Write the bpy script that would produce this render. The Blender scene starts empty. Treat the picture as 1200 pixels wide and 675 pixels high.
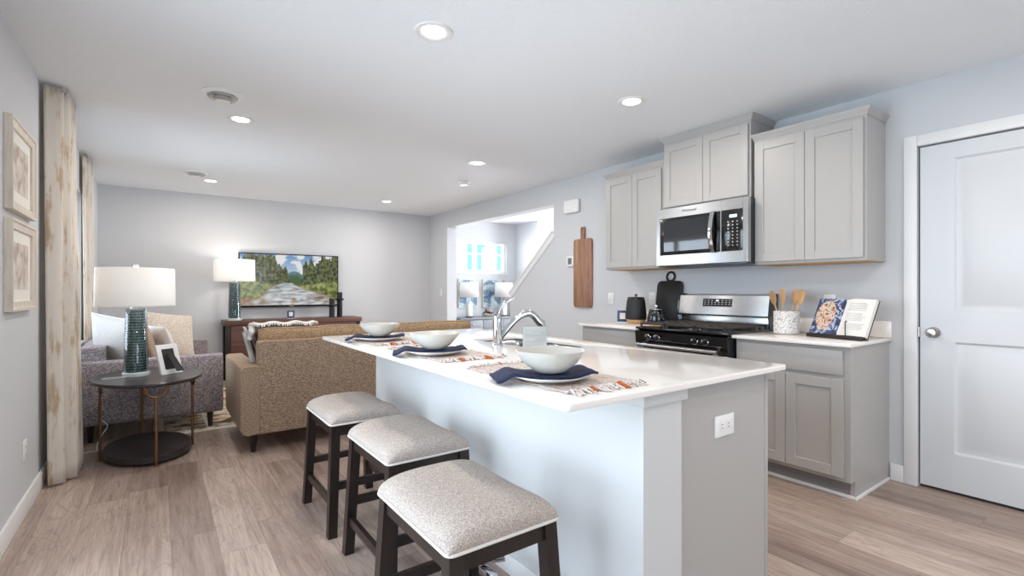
import bpy, bmesh, math, random
from mathutils import Vector, Matrix, noise
random.seed(7)
C = bpy.context.scene.collection
scene = bpy.context.scene
PI = math.pi

# ------------------------------------------------------------------ camera, world, light
CAM_H = 1.184
cam_d = bpy.data.cameras.new('camera')
cam = bpy.data.objects.new('camera', cam_d)
C.objects.link(cam)
cam.location = (0, 0, CAM_H)
cam.rotation_euler = (PI / 2, 0, -math.atan(415 / 574.3))
cam_d.sensor_width = 36
cam_d.lens = 574.3 / 1200 * 36
cam_d.shift_y = (340.5 - 337.5) / 1200
cam_d.clip_start = 0.02
scene.camera = cam

scene.view_settings.view_transform = 'Standard'
scene.view_settings.look = 'None'
scene.view_settings.gamma = 1
scene.view_settings.use_curve_mapping = False
scene.view_settings.exposure = -0.06

SKY = 2.6            # world strength
WIN_W = 1.0          # multiplier on the window daylight and the added area lamps
DOWNLIGHT = 11.0     # watts of each recessed light
world = bpy.data.worlds.new('world')
scene.world = world
world.use_nodes = True
wb = world.node_tree.nodes['Background']
wb.inputs[0].default_value = (0.80, 0.89, 1.0, 1)
wb.inputs[1].default_value = SKY


def area(name, loc, rot, sx, sy, power, col):
    d = bpy.data.lights.new(name, 'AREA')
    d.shape = 'RECTANGLE'; d.size = sx; d.size_y = sy; d.energy = power; d.color = col
    o = bpy.data.objects.new(name, d); C.objects.link(o)
    o.location = loc; o.rotation_euler = rot
    return o


DAY = (0.72, 0.86, 1.0)
DAY2 = (0.90, 0.95, 1.0)
# daylight at the two seen windows; patio, rear and foyer lamps are added
area('added_patio_daylight', (-1.0, 1.55, 1.1), (0, -PI / 2, 0), 2.0, 2.4, 98 * WIN_W, DAY)  # added lamp outside the unseen patio door
area('added_rear_daylight', (1.7, -3.0, 1.45), (PI / 2, 0, 0), 2.6, 1.9, 42 * WIN_W, DAY)  # added lamp outside the unseen rear window
area('daylight_living_window', (-1.0, 5.2, 1.4), (0, -PI / 2, 0), 1.5, 1.8, 52 * WIN_W, DAY)
area('daylight_foyer_window', (4.7, 8.0, 1.8), (-PI / 2, 0, 0), 1.3, 0.7, 110 * WIN_W, DAY2)
area('added_foyer_fill', (6.9, 5.0, 1.4), (0, PI / 2, 0), 1.8, 1.4, 150 * WIN_W, DAY2)  # no door opens here; lamp added to brighten the foyer


# ------------------------------------------------------------------ materials
def lin(c):
    if isinstance(c, str):
        c = [int(c[i:i + 2], 16) / 255 for i in (0, 2, 4)]
    return tuple((v / 12.92 if v <= 0.04045 else ((v + 0.055) / 1.055) ** 2.4) for v in c) + (1,)


class N:
    """tiny node helper"""
    def __init__(s, name):
        s.m = bpy.data.materials.new(name); s.m.use_nodes = True
        s.t = s.m.node_tree; s.n = s.t.nodes; s.p = s.n['Principled BSDF']
        s.out = s.n['Material Output']

    def node(s, typ, **kw):
        n = s.n.new(typ)
        for k, v in kw.items():
            if k.startswith('i_'):
                key = k[2:]
                key = int(key) if key.isdigit() else key.replace('_', ' ')
                s.set(n.inputs[key], v)
            else:
                setattr(n, k, v)
        return n

    def set(s, inp, v):
        if isinstance(v, bpy.types.NodeSocket): s.t.links.new(v, inp)
        else: inp.default_value = v

    def math(s, op, a, b=0.0, c=None):
        n = s.n.new('ShaderNodeMath'); n.operation = op
        s.set(n.inputs[0], a); s.set(n.inputs[1], b)
        if c is not None: s.set(n.inputs[2], c)
        return n.outputs[0]

    def coord(s, scale=(1, 1, 1), rot=(0, 0, 0)):
        tc = s.n.new('ShaderNodeTexCoord'); mp = s.n.new('ShaderNodeMapping')
        s.t.links.new(tc.outputs['Object'], mp.inputs[0])
        mp.inputs['Scale'].default_value = scale; mp.inputs['Rotation'].default_value = rot
        return mp.outputs[0]

    def noise(s, vec, scale, detail=2, rough=0.5):
        n = s.node('ShaderNodeTexNoise', i_Scale=scale, i_Detail=detail, i_Roughness=rough)
        s.set(n.inputs['Vector'], vec)
        return n.outputs['Fac']

    def ramp(s, fac, stops, mode='LINEAR'):
        n = s.n.new('ShaderNodeValToRGB'); s.set(n.inputs[0], fac)
        n.color_ramp.interpolation = mode
        e = n.color_ramp.elements
        e[0].position = stops[0][0]; e[0].color = lin(stops[0][1])
        e[1].position = stops[-1][0]; e[1].color = lin(stops[-1][1])
        for p, c in stops[1:-1]:
            x = e.new(p); x.color = lin(c)
        return n.outputs[0]

    def mix(s, fac, a, b, blend='MIX'):
        n = s.n.new('ShaderNodeMix'); n.data_type = 'RGBA'; n.blend_type = blend
        s.set(n.inputs[0], fac); s.set(n.inputs[6], a); s.set(n.inputs[7], b)
        return n.outputs[2]

    def bump(s, h, strength=0.3, dist=0.002):
        n = s.node('ShaderNodeBump', i_Strength=strength, i_Distance=dist); s.set(n.inputs['Height'], h)
        s.t.links.new(n.outputs[0], s.p.inputs['Normal'])

    def col(s, c): s.set(s.p.inputs['Base Color'], c)


def plain(name, c, rough=0.5, metal=0.0, emit=None, es=0.0, coat=0.0, alpha=1.0):
    k = N(name); k.col(lin(c)); k.p.inputs['Roughness'].default_value = rough
    k.p.inputs['Metallic'].default_value = metal
    if emit:
        k.p.inputs['Emission Color'].default_value = lin(emit); k.p.inputs['Emission Strength'].default_value = es
    if coat: k.p.inputs['Coat Weight'].default_value = coat
    return k.m


def speckle(name, c, rough=0.5, scale=200, amt=0.03, bump=0.1, dist=0.001, metal=0):
    """plain colour with slight noise and fine bump"""
    k = N(name)
    v = k.coord()
    f = k.noise(v, scale, 3)
    a = tuple(max(0, x - amt) for x in lin(c)[:3]) + (1,)
    b = tuple(min(1, x + amt) for x in lin(c)[:3]) + (1,)
    k.col(k.mix(f, a, b)); k.p.inputs['Roughness'].default_value = rough
    k.p.inputs['Metallic'].default_value = metal
    k.bump(f, bump, dist)
    return k.m


def tweed(name, dark, mid, light, scale=90, bump=0.5, mix=0.5):
    k = N(name)
    v1 = k.coord((1, 1, 2.2)); v2 = k.coord((2.0, 2.0, 1))
    f = k.math('ADD', k.math('MULTIPLY', k.noise(v1, scale, 2), 0.5), k.math('MULTIPLY', k.noise(v2, scale * 1.3, 3), 0.5))
    k.col(k.ramp(f, [(0.36, dark), (0.5, mid), (0.64, light)]))
    k.p.inputs['Roughness'].default_value = 0.95
    k.bump(f, bump, 0.003)
    return k.m


def wood(name, dark, light, axis='z', scale=9, rough=0.45, stretch=0.08):
    k = N(name)
    sc = {'x': (stretch, 1, 1), 'y': (1, stretch, 1), 'z': (1, 1, stretch)}[axis]
    v = k.coord(sc)
    f = k.noise(v, scale, 5, 0.65)
    g = k.noise(v, scale * 6, 3, 0.6)
    h = k.math('ADD', k.math('MULTIPLY', f, 0.7), k.math('MULTIPLY', g, 0.3))
    k.col(k.ramp(h, [(0.33, dark), (0.68, light)])); k.p.inputs['Roughness'].default_value = rough
    k.bump(g, 0.15, 0.001)
    return k.m


def glass(name, tint='ffffff', fac=0.12, rough=0.0):
    k = N(name)
    tr = k.node('ShaderNodeBsdfTransparent'); tr.inputs[0].default_value = lin(tint)
    gl = k.node('ShaderNodeBsdfGlossy'); gl.inputs['Roughness'].default_value = rough
    fr = k.node('ShaderNodeFresnel', i_IOR=1.45)
    mx = k.node('ShaderNodeMixShader')
    k.set(mx.inputs[0], k.math('ADD', k.math('MULTIPLY', fr.outputs[0], 0.8), fac * 0.3))
    k.t.links.new(tr.outputs[0], mx.inputs[1]); k.t.links.new(gl.outputs[0], mx.inputs[2])
    k.t.links.new(mx.outputs[0], k.out.inputs[0])
    return k.m


def steel(name, c='c4c6c8', rough=0.25, axis='y'):
    k = N(name)
    sc = {'x': (1, 60, 60), 'y': (60, 1, 60), 'z': (60, 60, 1)}[axis]
    v = k.coord(sc); f = k.noise(v, 6, 2)
    k.col(k.mix(f, lin('b4b6b9'), lin(c))); k.p.inputs['Metallic'].default_value = 1
    k.set(k.p.inputs['Roughness'], k.math('ADD', k.math('MULTIPLY', f, 0.12), rough - 0.06))
    return k.m


def floor_mat():
    k = N('vinyl plank floor')
    tc = k.node('ShaderNodeTexCoord'); sp = k.node('ShaderNodeSeparateXYZ'); k.set(sp.inputs[0], tc.outputs['Object'])
    x, y = sp.outputs[0], sp.outputs[1]
    W, L = 0.182, 1.22
    row = k.math('FLOOR', k.math('DIVIDE', x, W))
    wn = k.node('ShaderNodeTexWhiteNoise', noise_dimensions='1D'); k.set(wn.inputs['W'], row)
    yy = k.math('ADD', k.math('DIVIDE', y, L), wn.outputs['Value'])
    idx = k.math('FLOOR', yy)
    cb = k.node('ShaderNodeCombineXYZ'); k.set(cb.inputs[0], row); k.set(cb.inputs[1], idx)
    w2 = k.node('ShaderNodeTexWhiteNoise', noise_dimensions='2D'); k.set(w2.inputs['Vector'], cb.outputs[0])
    r = w2.outputs['Value']
    # grain, stretched along the plank, shifted per plank
    cb2 = k.node('ShaderNodeCombineXYZ')
    k.set(cb2.inputs[0], k.math('MULTIPLY', x, 1.0)); k.set(cb2.inputs[1], k.math('MULTIPLY', y, 0.055))
    k.set(cb2.inputs[2], k.math('MULTIPLY', r, 37.0))
    g1 = k.noise(cb2.outputs[0], 22, 6, 0.6)
    cb3 = k.node('ShaderNodeCombineXYZ')
    k.set(cb3.inputs[0], x); k.set(cb3.inputs[1], k.math('MULTIPLY', y, 0.16)); k.set(cb3.inputs[2], k.math('MULTIPLY', r, 11.0))
    n2 = k.node('ShaderNodeTexNoise', i_Scale=5.0, i_Detail=3.0, i_Distortion=1.4); k.set(n2.inputs['Vector'], cb3.outputs[0])
    g3 = k.noise(cb2.outputs[0], 90, 3, 0.7)
    base = k.ramp(r, [(0.0, '766259'), (0.2, 'a59287'), (0.42, 'c0afa3'), (0.6, '84726a'), (0.78, 'c9b9ad'), (1.0, '98867c')])
    gr = k.ramp(g1, [(0.32, '7a665d'), (0.47, 'b5a398'), (0.66, 'd8cac0')])
    c = k.mix(0.34, base, gr)
    c = k.mix(k.math('MULTIPLY', k.ramp(n2.outputs['Fac'], [(0.52, '000000'), (0.75, 'ffffff')]), 0.4), c, lin('8a7468'))
    ring = k.math('SINE', k.math('MULTIPLY', n2.outputs['Fac'], 75.0))
    c = k.mix(k.math('MULTIPLY', k.math('GREATER_THAN', ring, 0.80), 0.22), c, lin('6d5a52'))
    c = k.mix(0.28, c, k.ramp(g3, [(0.35, '78665b'), (0.62, 'd2c6bd')]), 'OVERLAY')
    fx = k.math('FRACT', k.math('DIVIDE', x, W)); fy = k.math('FRACT', yy)
    sx = k.math('LESS_THAN', fx, 0.012); sy = k.math('LESS_THAN', fy, 0.002)
    seam = k.math('MAXIMUM', sx, sy)
    k.col(k.mix(k.math('MULTIPLY', seam, 0.55), c, lin('5e5049')))
    k.p.inputs['Roughness'].default_value = 0.42
    k.bump(k.math('SUBTRACT', g1, seam), 0.12, 0.001)
    return k.m


M = {}
M['wall'] = speckle('wall paint', 'd0d2d5', 0.85, 160, 0.006, 0.06, 0.001)
M['ceiling'] = speckle('ceiling texture paint', 'f0f3f7', 0.95, 110, 0.012, 0.5, 0.004)
M['white'] = plain('white trim paint', 'ebebeb', 0.4)
M['door'] = plain('white door paint', 'd9dcdf', 0.35)
M['floor'] = floor_mat()
M['cab'] = plain('greige cabinet paint', 'b2afac', 0.38)
M['cab_in'] = plain('cabinet raw wood', 'c79a62', 0.6)
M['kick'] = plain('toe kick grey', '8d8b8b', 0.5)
M['quartz'] = speckle('white quartz', 'f4efea', 0.09, 300, 0.012, 0.0)
M['steel'] = steel('brushed steel', axis='y')
M['steelx'] = steel('sink steel', 'a9abad', 0.25, axis='x')
M['chrome'] = plain('chrome', 'd4d6d9', 0.08, 1)
M['nickel'] = plain('satin nickel', 'b9b6b2', 0.22, 1)
M['black'] = plain('black gloss', '0c0c0e', 0.12, coat=0.5)
M['blackm'] = speckle('matt black', '17181b', 0.5, 200, 0.004)
M['iron'] = speckle('cast iron grate', '3a3431', 0.55, 300, 0.01, 0.2)
M['plastic'] = plain('white plastic', 'f0f0ee', 0.35)
M['darkwood'] = wood('espresso stained wood', '120c0b', '2c1f1b', 'z', 14, 0.38)
M['tabletop'] = wood('dark oak table', '231d1e', '40383a', 'y', 12, 0.3)
M['bronze'] = plain('aged bronze metal', '8a6548', 0.35, 0.9)
M['tweed'] = tweed('brown tweed', '63503f', '9c8571', 'cbb69f', 95)
M['tweed_cush'] = tweed('brown tweed cushion', '6b533f', 'a5896a', 'cfb490', 95)
M['tweed_grey'] = tweed('grey violet tweed', '5b5054', '958a8c', 'c6bdbd', 75)
M['stool_f'] = tweed('stool tweed', '8a7f78', 'b0a49b', 'cec3ba', 190, 0.35)
M['piping'] = plain('white piping', 'd9d4ce', 0.8)
M['shade'] = None
M['ceramic'] = speckle('speckled white ceramic', 'c4c1b9', 0.3, 90, 0.03, 0.03)
M['ceramic_w'] = plain('white glaze', 'e6e5e2', 0.2)
M['navy'] = speckle('navy linen', '1d2646', 0.85, 400, 0.01, 0.3)
M['glass'] = glass('window glass')
M['acrylic'] = glass('clear acrylic', 'fdffff', 0.2)
M['boardwood'] = wood('acacia cutting board', '7a5140', 'bd9277', 'z', 20, 0.5)
M['lightwood'] = wood('beech wood', 'b98a5c', 'dcb88b', 'z', 20, 0.5)
M['console'] = wood('walnut console', '4a3029', '7c574b', 'x', 10, 0.4)
M['frame'] = wood('whitewashed frame wood', 'c9bcab', 'ece4d8', 'z', 18, 0.5)
M['mat'] = plain('mat board', 'efebe4', 0.9)
M['tan'] = tweed('tan pillow linen', '9c7f68', 'b59a83', 'cbb5a0', 160, 0.3)
M['pgrey'] = tweed('grey pillow linen', 'a09c98', 'b9b5b1', 'cfccc8', 200, 0.3)
M['pwhite'] = speckle('white pillow cotton', 'e6e3df', 0.95, 120, 0.02, 0.3)
M['pbeige'] = tweed('beige textured pillow', 'b3a18f', 'd3c4b4', 'e6dccf', 60, 0.6)


def shade_mat(name, es):
    k = N(name)
    k.col(lin('f6f5f3')); k.p.inputs['Roughness'].default_value = 0.9
    v = k.coord((1, 1, 1)); f = k.noise(v, 260, 2)
    tl = k.node('ShaderNodeBsdfTranslucent'); tl.inputs[0].default_value = lin('ffffff')
    mx = k.node('ShaderNodeMixShader'); mx.inputs[0].default_value = 0.4
    k.t.links.new(k.p.outputs[0], mx.inputs[1]); k.t.links.new(tl.outputs[0], mx.inputs[2])
    k.t.links.new(mx.outputs[0], k.out.inputs[0])
    k.bump(f, 0.2, 0.0008)
    return k.m


M['shade'] = shade_mat('linen lamp shade', 0)
M['frost'] = shade_mat('frosted white acrylic', 0)


def teal_mat():
    k = N('teal woven glass strands')
    tc = k.node('ShaderNodeTexCoord'); sp = k.node('ShaderNodeSeparateXYZ'); k.set(sp.inputs[0], tc.outputs['Object'])
    ang = k.math('ARCTAN2', sp.outputs[1], sp.outputs[0])
    cb = k.node('ShaderNodeCombineXYZ'); k.set(cb.inputs[0], k.math('MULTIPLY', ang, 1.0)); k.set(cb.inputs[1], k.math('MULTIPLY', sp.outputs[2], 2.1))
    br = k.node('ShaderNodeTexBrick', i_Scale=6.0, i_Mortar_Size=0.02, i_Bias=-0.45)
    k.set(br.inputs['Vector'], cb.outputs[0])
    br.inputs['Color1'].default_value = lin('0c2226'); br.inputs['Color2'].default_value = lin('3f7f80'); br.inputs['Mortar'].default_value = lin('7fb0ae')
    f = k.noise(cb.outputs[0], 6, 3)
    k.col(k.mix(k.ramp(f, [(0.45, '000000'), (0.66, 'b0b0b0')]), br.outputs['Color'], lin('0d1c20')))
    k.p.inputs['Roughness'].default_value = 0.18
    return k.m


M['teal'] = teal_mat()


def curtain_mat():
    k = N('curtain print')
    v = k.coord((1, 1, 0.10)); f = k.noise(v, 30, 4, 0.6)
    v2 = k.coord((1, 1, 0.5)); f2 = k.noise(v2, 9, 5, 0.7)
    h = k.math('ADD', k.math('MULTIPLY', f, 0.55), k.math('MULTIPLY', f2, 0.45))
    k.col(k.ramp(h, [(0.35, 'b39a7d'), (0.43, 'd0bda3'), (0.48, 'ebe4d9'), (0.7, 'f4f0ea')]))
    k.p.inputs['Roughness'].default_value = 0.9
    tl = k.node('ShaderNodeBsdfTranslucent'); tl.inputs[0].default_value = lin('e8ded0')
    mx = k.node('ShaderNodeMixShader'); mx.inputs[0].default_value = 0.25
    k.t.links.new(k.p.outputs[0], mx.inputs[1]); k.t.links.new(tl.outputs[0], mx.inputs[2])
    k.t.links.new(mx.outputs[0], k.out.inputs[0])
    return k.m


M['curtain'] = curtain_mat()


def noise_art(name, stops, scale=4, stretch=(1, 1, 1), rough=0.8, distortion=0.6, detail=5):
    k = N(name)
    v = k.coord(stretch)
    n = k.node('ShaderNodeTexNoise', i_Scale=scale, i_Detail=detail, i_Distortion=distortion); k.set(n.inputs['Vector'], v)
    k.col(k.ramp(n.outputs['Fac'], stops)); k.p.inputs['Roughness'].default_value = rough
    return k.m


M['rug'] = noise_art('abstract rug', [(0.36, '4c3a33'), (0.44, '8f7964'), (0.50, 'c9ab7e'), (0.56, 'd8cbbb'), (0.64, '8e8f93')], 4.0, (1, 2, 1), 0.95, 1.5, 7)
M['rug_edge'] = speckle('rug border', 'dcd3c7', 0.95, 120, 0.03, 0.4)
M['paint_blue'] = noise_art('blue abstract paint', [(0.38, '5a7698'), (0.46, '93adc0'), (0.53, 'c7d6da'), (0.62, 'dfe6e4'), (0.7, '8aa6b8')], 3.5, (1, 1, 1.6), 0.6, 1.2)
M['print'] = noise_art('sepia print', [(0.38, 'b3a496'), (0.5, 'd3c8bd'), (0.62, 'e0d8cf')], 9, (1, 1, 1), 0.8)
M['stripe'] = noise_art('striped pillow', [(0.42, '5d4536'), (0.47, 'e2ded8'), (0.53, '9ea3aa'), (0.6, '6b5242')], 6, (6, 0.6, 0.6), 0.9, 0.2, 1)
M['food'] = noise_art('food photo', [(0.36, '5a2a18'), (0.44, 'c9773a'), (0.49, 'f0e6d6'), (0.54, '7a3f22'), (0.58, 'f4efe6'), (0.66, '5a7040')], 60, (1, 1, 1), 0.5, 0.5, 4)
M['foodbg'] = noise_art('food photo cloth', [(0.4, '16264c'), (0.5, '3a5488'), (0.56, 'cfd6e2'), (0.62, '243a68')], 22, (1, 1, 1), 0.5, 1.0, 3)
M['crock'] = noise_art('carved white crock', [(0.44, 'b5b2ae'), (0.5, 'e9e7e3'), (0.6, 'f1efec')], 60, (1, 1, 1), 0.6, 2.0, 2)
M['mat_woven'] = None


def placemat_mat():
    k = N('woven placemat')
    v = k.coord((1, 0.15, 1)); f = k.noise(v, 110, 3, 0.7)
    v2 = k.coord((0.25, 1, 1)); f2 = k.noise(v2, 260, 2, 0.6)
    h = k.math('ADD', k.math('MULTIPLY', f, 0.6), k.math('MULTIPLY', f2, 0.4))
    k.col(k.ramp(h, [(0.36, '7f6b66'), (0.44, 'b89c8e'), (0.50, 'd8cbc0'), (0.58, 'b4b4ba'), (0.66, 'e0d8d0')]))
    k.p.inputs['Roughness'].default_value = 0.95
    k.bump(h, 0.6, 0.003)
    return k.m


M['mat_woven'] = placemat_mat()
M['tassel'] = noise_art('tassel yarn', [(0.38, 'a08c86'), (0.48, 'ebe5de'), (0.62, 'cfc6c1')], 90, (1, 1, 1), 0.95, 0, 2)
M['tassel_o'] = plain('orange yarn', 'b9602f', 0.9)
M['tv_case'] = plain('black tv bezel', '15110f', 0.3)
M['siding'] = plain('neighbour siding', 'dde4e6', 0.8)


# ------------------------------------------------------------------ mesh builder
class B:
    def __init__(s): s.bm = bmesh.new()

    def box(s, x0, x1, y0, y1, z0, z1, bev=0.0, seg=2, rot=None, piv=None):
        vs = [s.bm.verts.new((x, y, z)) for x in (x0, x1) for y in (y0, y1) for z in (z0, z1)]
        fs = [(0, 1, 3, 2), (4, 6, 7, 5), (0, 4, 5, 1), (2, 3, 7, 6), (0, 2, 6, 4), (1, 5, 7, 3)]
        F = [s.bm.faces.new([vs[i] for i in f]) for f in fs]
        if bev > 0:
            es = list({e for f in F for e in f.edges})
            r = bmesh.ops.bevel(s.bm, geom=es, offset=bev, segments=seg, affect='EDGES', profile=0.5)
            vs = list({v for f in r['faces'] for v in f.verts} | {v for v in vs if v.is_valid})
        if rot is not None:
            bmesh.ops.transform(s.bm, verts=vs, matrix=xf(rot, piv if piv else ((x0 + x1) / 2, (y0 + y1) / 2, (z0 + z1) / 2)))
        return s

    def prism(s, pts, axis, a, b, bev=0.0, seg=2):
        """pts 2-D polygon in the plane normal to axis, extruded from a to b"""
        def P(p, t):
            return {'x': (t, p[0], p[1]), 'y': (p[0], t, p[1]), 'z': (p[0], p[1], t)}[axis]
        A = [s.bm.verts.new(P(p, a)) for p in pts]; Bv = [s.bm.verts.new(P(p, b)) for p in pts]
        n = len(pts)
        F = [s.bm.faces.new(A), s.bm.faces.new(Bv[::-1])]
        for i in range(n): F.append(s.bm.faces.new((A[i], Bv[i], Bv[(i + 1) % n], A[(i + 1) % n])))
        if bev > 0:
            es = [e for e in set(list(F[0].edges) + list(F[1].edges))]
            bmesh.ops.bevel(s.bm, geom=es, offset=bev, segments=seg, affect='EDGES', profile=0.5)
        return s

    def rings(s, rs, cap0=True, cap1=True, closed=True):
        V = [[s.bm.verts.new(p) for p in r] for r in rs]
        n = len(rs[0])
        for a, b in zip(V[:-1], V[1:]):
            for i in range(n if closed else n - 1):
                j = (i + 1) % n
                s.bm.faces.new((a[i], a[j], b[j], b[i]))
        if cap0: s.bm.faces.new(V[0][::-1])
        if cap1: s.bm.faces.new(V[-1])
        return s

    def lathe(s, prof, c=(0, 0, 0), seg=32, cap0=True, cap1=True, sx=1, sy=1, rot=0.0):
        rs = []
        for r, z in prof:
            r = max(r, 1e-4)
            rs.append([(c[0] + (r * sx * math.cos(t) * math.cos(rot) - r * sy * math.sin(t) * math.sin(rot)),
                        c[1] + (r * sx * math.cos(t) * math.sin(rot) + r * sy * math.sin(t) * math.cos(rot)), c[2] + z)
                       for t in [2 * PI * i / seg for i in range(seg)]])
        return s.rings(rs, cap0, cap1)

    def tube(s, pts, r, seg=10, closed=False):
        pts = [Vector(p) for p in pts]; n = len(pts)
        rr = r if isinstance(r, (list, tuple)) else [r] * n
        rs = []; up = None
        for i, p in enumerate(pts):
            if closed: t = (pts[(i + 1) % n] - pts[i - 1]).normalized()
            else: t = (pts[min(i + 1, n - 1)] - pts[max(i - 1, 0)]).normalized()
            if up is None:
                up = Vector((0, 0, 1)) if abs(t.z) < 0.9 else Vector((1, 0, 0))
            a = t.cross(up).normalized(); up = a.cross(t).normalized()
            rs.append([tuple(p + rr[i] * (math.cos(q) * a + math.sin(q) * up)) for q in [2 * PI * k / seg for k in range(seg)]])
        if closed: rs.append(rs[0])
        return s.rings(rs, not closed, not closed)

    def cyl(s, p0, p1, r0, r1=None, seg=20):
        return s.tube([p0, p1], [r0, r0 if r1 is None else r1], seg)

    def bar(s, p0, p1, w, h, bev=0.0):
        """rectangular bar between two points; w horizontal, h the other way"""
        p0, p1 = Vector(p0), Vector(p1); t = (p1 - p0).normalized()
        up = Vector((0, 0, 1)) if abs(t.z) < 0.8 else Vector((0, 1, 0))
        a = t.cross(up).normalized(); u = a.cross(t).normalized()
        r = lambda p: [tuple(p + x * w / 2 * a + y * h / 2 * u) for x, y in ((-1, -1), (1, -1), (1, 1), (-1, 1))]
        return s.rings([r(p0), r(p1)])

    def surf(s, fn, nu, nv, closed_u=False):
        V = [[s.bm.verts.new(fn(i / nu, j / nv)) for j in range(nv + 1)] for i in range(nu + (0 if closed_u else 1))]
        n = len(V)
        for i in range(n if closed_u else n - 1):
            for j in range(nv):
                s.bm.faces.new((V[i][j], V[(i + 1) % n][j], V[(i + 1) % n][j + 1], V[i][j + 1]))
        return s

    def pillow(s, w, h, t, n=22, p=2.6, pinch=0.05):
        for sg in (1, -1):
            def fn(u, v):
                a = math.sin((u - 0.5) * PI); b = math.sin((v - 0.5) * PI)
                z = t / 2 * ((1 - abs(a) ** p) * (1 - abs(b) ** p)) ** 0.55
                z *= 1 + 0.06 * math.sin(5 * a + 2) * math.cos(4 * b)
                return (w / 2 * a * (1 - pinch * (1 - b * b)), sg * z, h / 2 * b * (1 - pinch * (1 - a * a)))
            s.surf(fn, n, n)
        return s

    def xform(s, m): bmesh.ops.transform(s.bm, verts=s.bm.verts[:], matrix=m); return s


def spline(P, n=6):
    P = [Vector(p) for p in P]; out = []
    for i in range(len(P) - 1):
        a, b_, c, d = P[max(i - 1, 0)], P[i], P[i + 1], P[min(i + 2, len(P) - 1)]
        for k in range(n):
            t = k / n
            out.append(0.5 * ((2 * b_) + (c - a) * t + (2 * a - 5 * b_ + 4 * c - d) * t * t + (3 * b_ - a - 3 * c + d) * t ** 3))
    return out + [P[-1]]


def xf(rot, piv=(0, 0, 0)):
    m = Matrix.Translation(piv)
    for ax, an in rot: m = m @ Matrix.Rotation(an, 4, ax)
    return m @ Matrix.Translation([-p for p in piv])


def obj(name, b, mat, parent=None, label=None, smooth=35, sub=0, solid=0.0, mats=None):
    """link the mesh; with a parent it becomes a part (mesh given in world coordinates is moved into the parent's frame)"""
    bm = b.bm
    bmesh.ops.remove_doubles(bm, verts=bm.verts[:], dist=1e-5)
    bmesh.ops.recalc_face_normals(bm, faces=bm.faces[:])
    me = bpy.data.meshes.new(name); bm.to_mesh(me); bm.free()
    o = bpy.data.objects.new(name, me); C.objects.link(o)
    for m in ([mat] if mats is None else mats): me.materials.append(m)
    if smooth:
        me.polygons.foreach_set('use_smooth', [True] * len(me.polygons))
        me.set_sharp_from_angle(angle=math.radians(smooth))
    if solid:
        md = o.modifiers.new('solid', 'SOLIDIFY'); md.thickness = solid; md.offset = 0
    if sub:
        md = o.modifiers.new('sub', 'SUBSURF'); md.levels = sub; md.render_levels = sub
    if parent is not None:
        if not isinstance(parent, bpy.types.Object): raise ValueError
        o.parent = parent
        if not is_local(parent):
            r = parent
            me.transform(wm(parent).inverted())
    else:
        # origin at the base centre
        xs = [v.co for v in me.vertices]
        c = Vector(((min(v.x for v in xs) + max(v.x for v in xs)) / 2, (min(v.y for v in xs) + max(v.y for v in xs)) / 2, min(v.z for v in xs)))
        me.transform(Matrix.Translation(-c)); o.location = c
    if label: o['label'] = label
    return o


def is_local(o):
    while o is not None:
        if o.name in LOCAL: return True
        o = o.parent
    return False


def wm(o):
    m = Matrix.Translation(o.location) @ o.rotation_euler.to_matrix().to_4x4()
    return wm(o.parent) @ m if o.parent else m


LOCAL = set()


def thing(name, label, cat, loc=(0, 0, 0), rotz=0.0, group=None, local=False):
    o = bpy.data.objects.new(name, None); C.objects.link(o)
    o.empty_display_size = 0.1
    o.location = loc; o.rotation_euler = (0, 0, rotz)
    o['label'] = label; o['category'] = cat
    if group: o['group'] = group
    if local: LOCAL.add(o.name)
    return o


def tag(o, label, cat, group=None, kind=None):
    o['label'] = label; o['category'] = cat
    if group: o['group'] = group
    if kind: o['kind'] = kind
    return o


def struct(name, b, mat, **kw):
    o = obj(name, b, mat, **kw); o['kind'] = 'structure'; return o


def dup(root, loc, rotz=None, label=None, group=None):
    r = root.copy(); C.objects.link(r); r.location = loc
    if rotz is not None: r.rotation_euler = (0, 0, rotz)
    if label: r['label'] = label
    if group: r['group'] = group
    for ch in list(root.children):
        c = ch.copy(); C.objects.link(c); c.parent = r
        for g in list(ch.children):
            d = g.copy(); C.objects.link(d); d.parent = c
    return r


# ------------------------------------------------------------------ the room
XL, XR, YB, YF, ZC = -0.575, 3.727, -2.4, 7.53, 2.44
WT = 0.17
XF, YF2 = 5.53, 6.87          # foyer side wall
b = B().box(-0.75, 7.4, -2.6, 7.7, -0.1, 0)
struct('floor', b, M['floor'])
b = B().box(-0.75, 7.4, -2.6, 7.7, ZC, ZC + 0.12)
struct('ceiling', b, M['ceiling'])
# right wall (kitchen wall) with door opening and foyer opening
OY0, OY1, OZ = 4.335, 6.92, 2.185
SL0, SL1 = (5.20, 1.14), (4.335, 1.86)
DY0, DY1, DZ = 0.10, 0.965, 2.055
b = B().prism([(YB, 0), (DY0, 0), (DY0, DZ), (DY1, DZ), (DY1, 0), (SL0[0], 0), SL0, SL1, (OY0, OZ), (OY1, OZ), (OY1, 0), (YF, 0), (YF, ZC), (YB, ZC)], 'x', XR, XR + WT)
struct('wall_right', b, M['wall'])
b = B().box(-0.75, 4.02, YF, YF + 0.15, 0, ZC).box(5.32, 7.4, YF, YF + 0.15, 0, ZC).box(4.02, 5.32, YF, YF + 0.15, 0, 1.50).box(4.02, 5.32, YF, YF + 0.15, 2.09, ZC)
struct('wall_back', b, M['wall'])
WY0, WY1, WZ0, WZ1 = 4.40, 6.00, 0.72, 2.08
PY0, PY1, PZ1 = 0.35, 2.75, 2.06
b = B()
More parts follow.
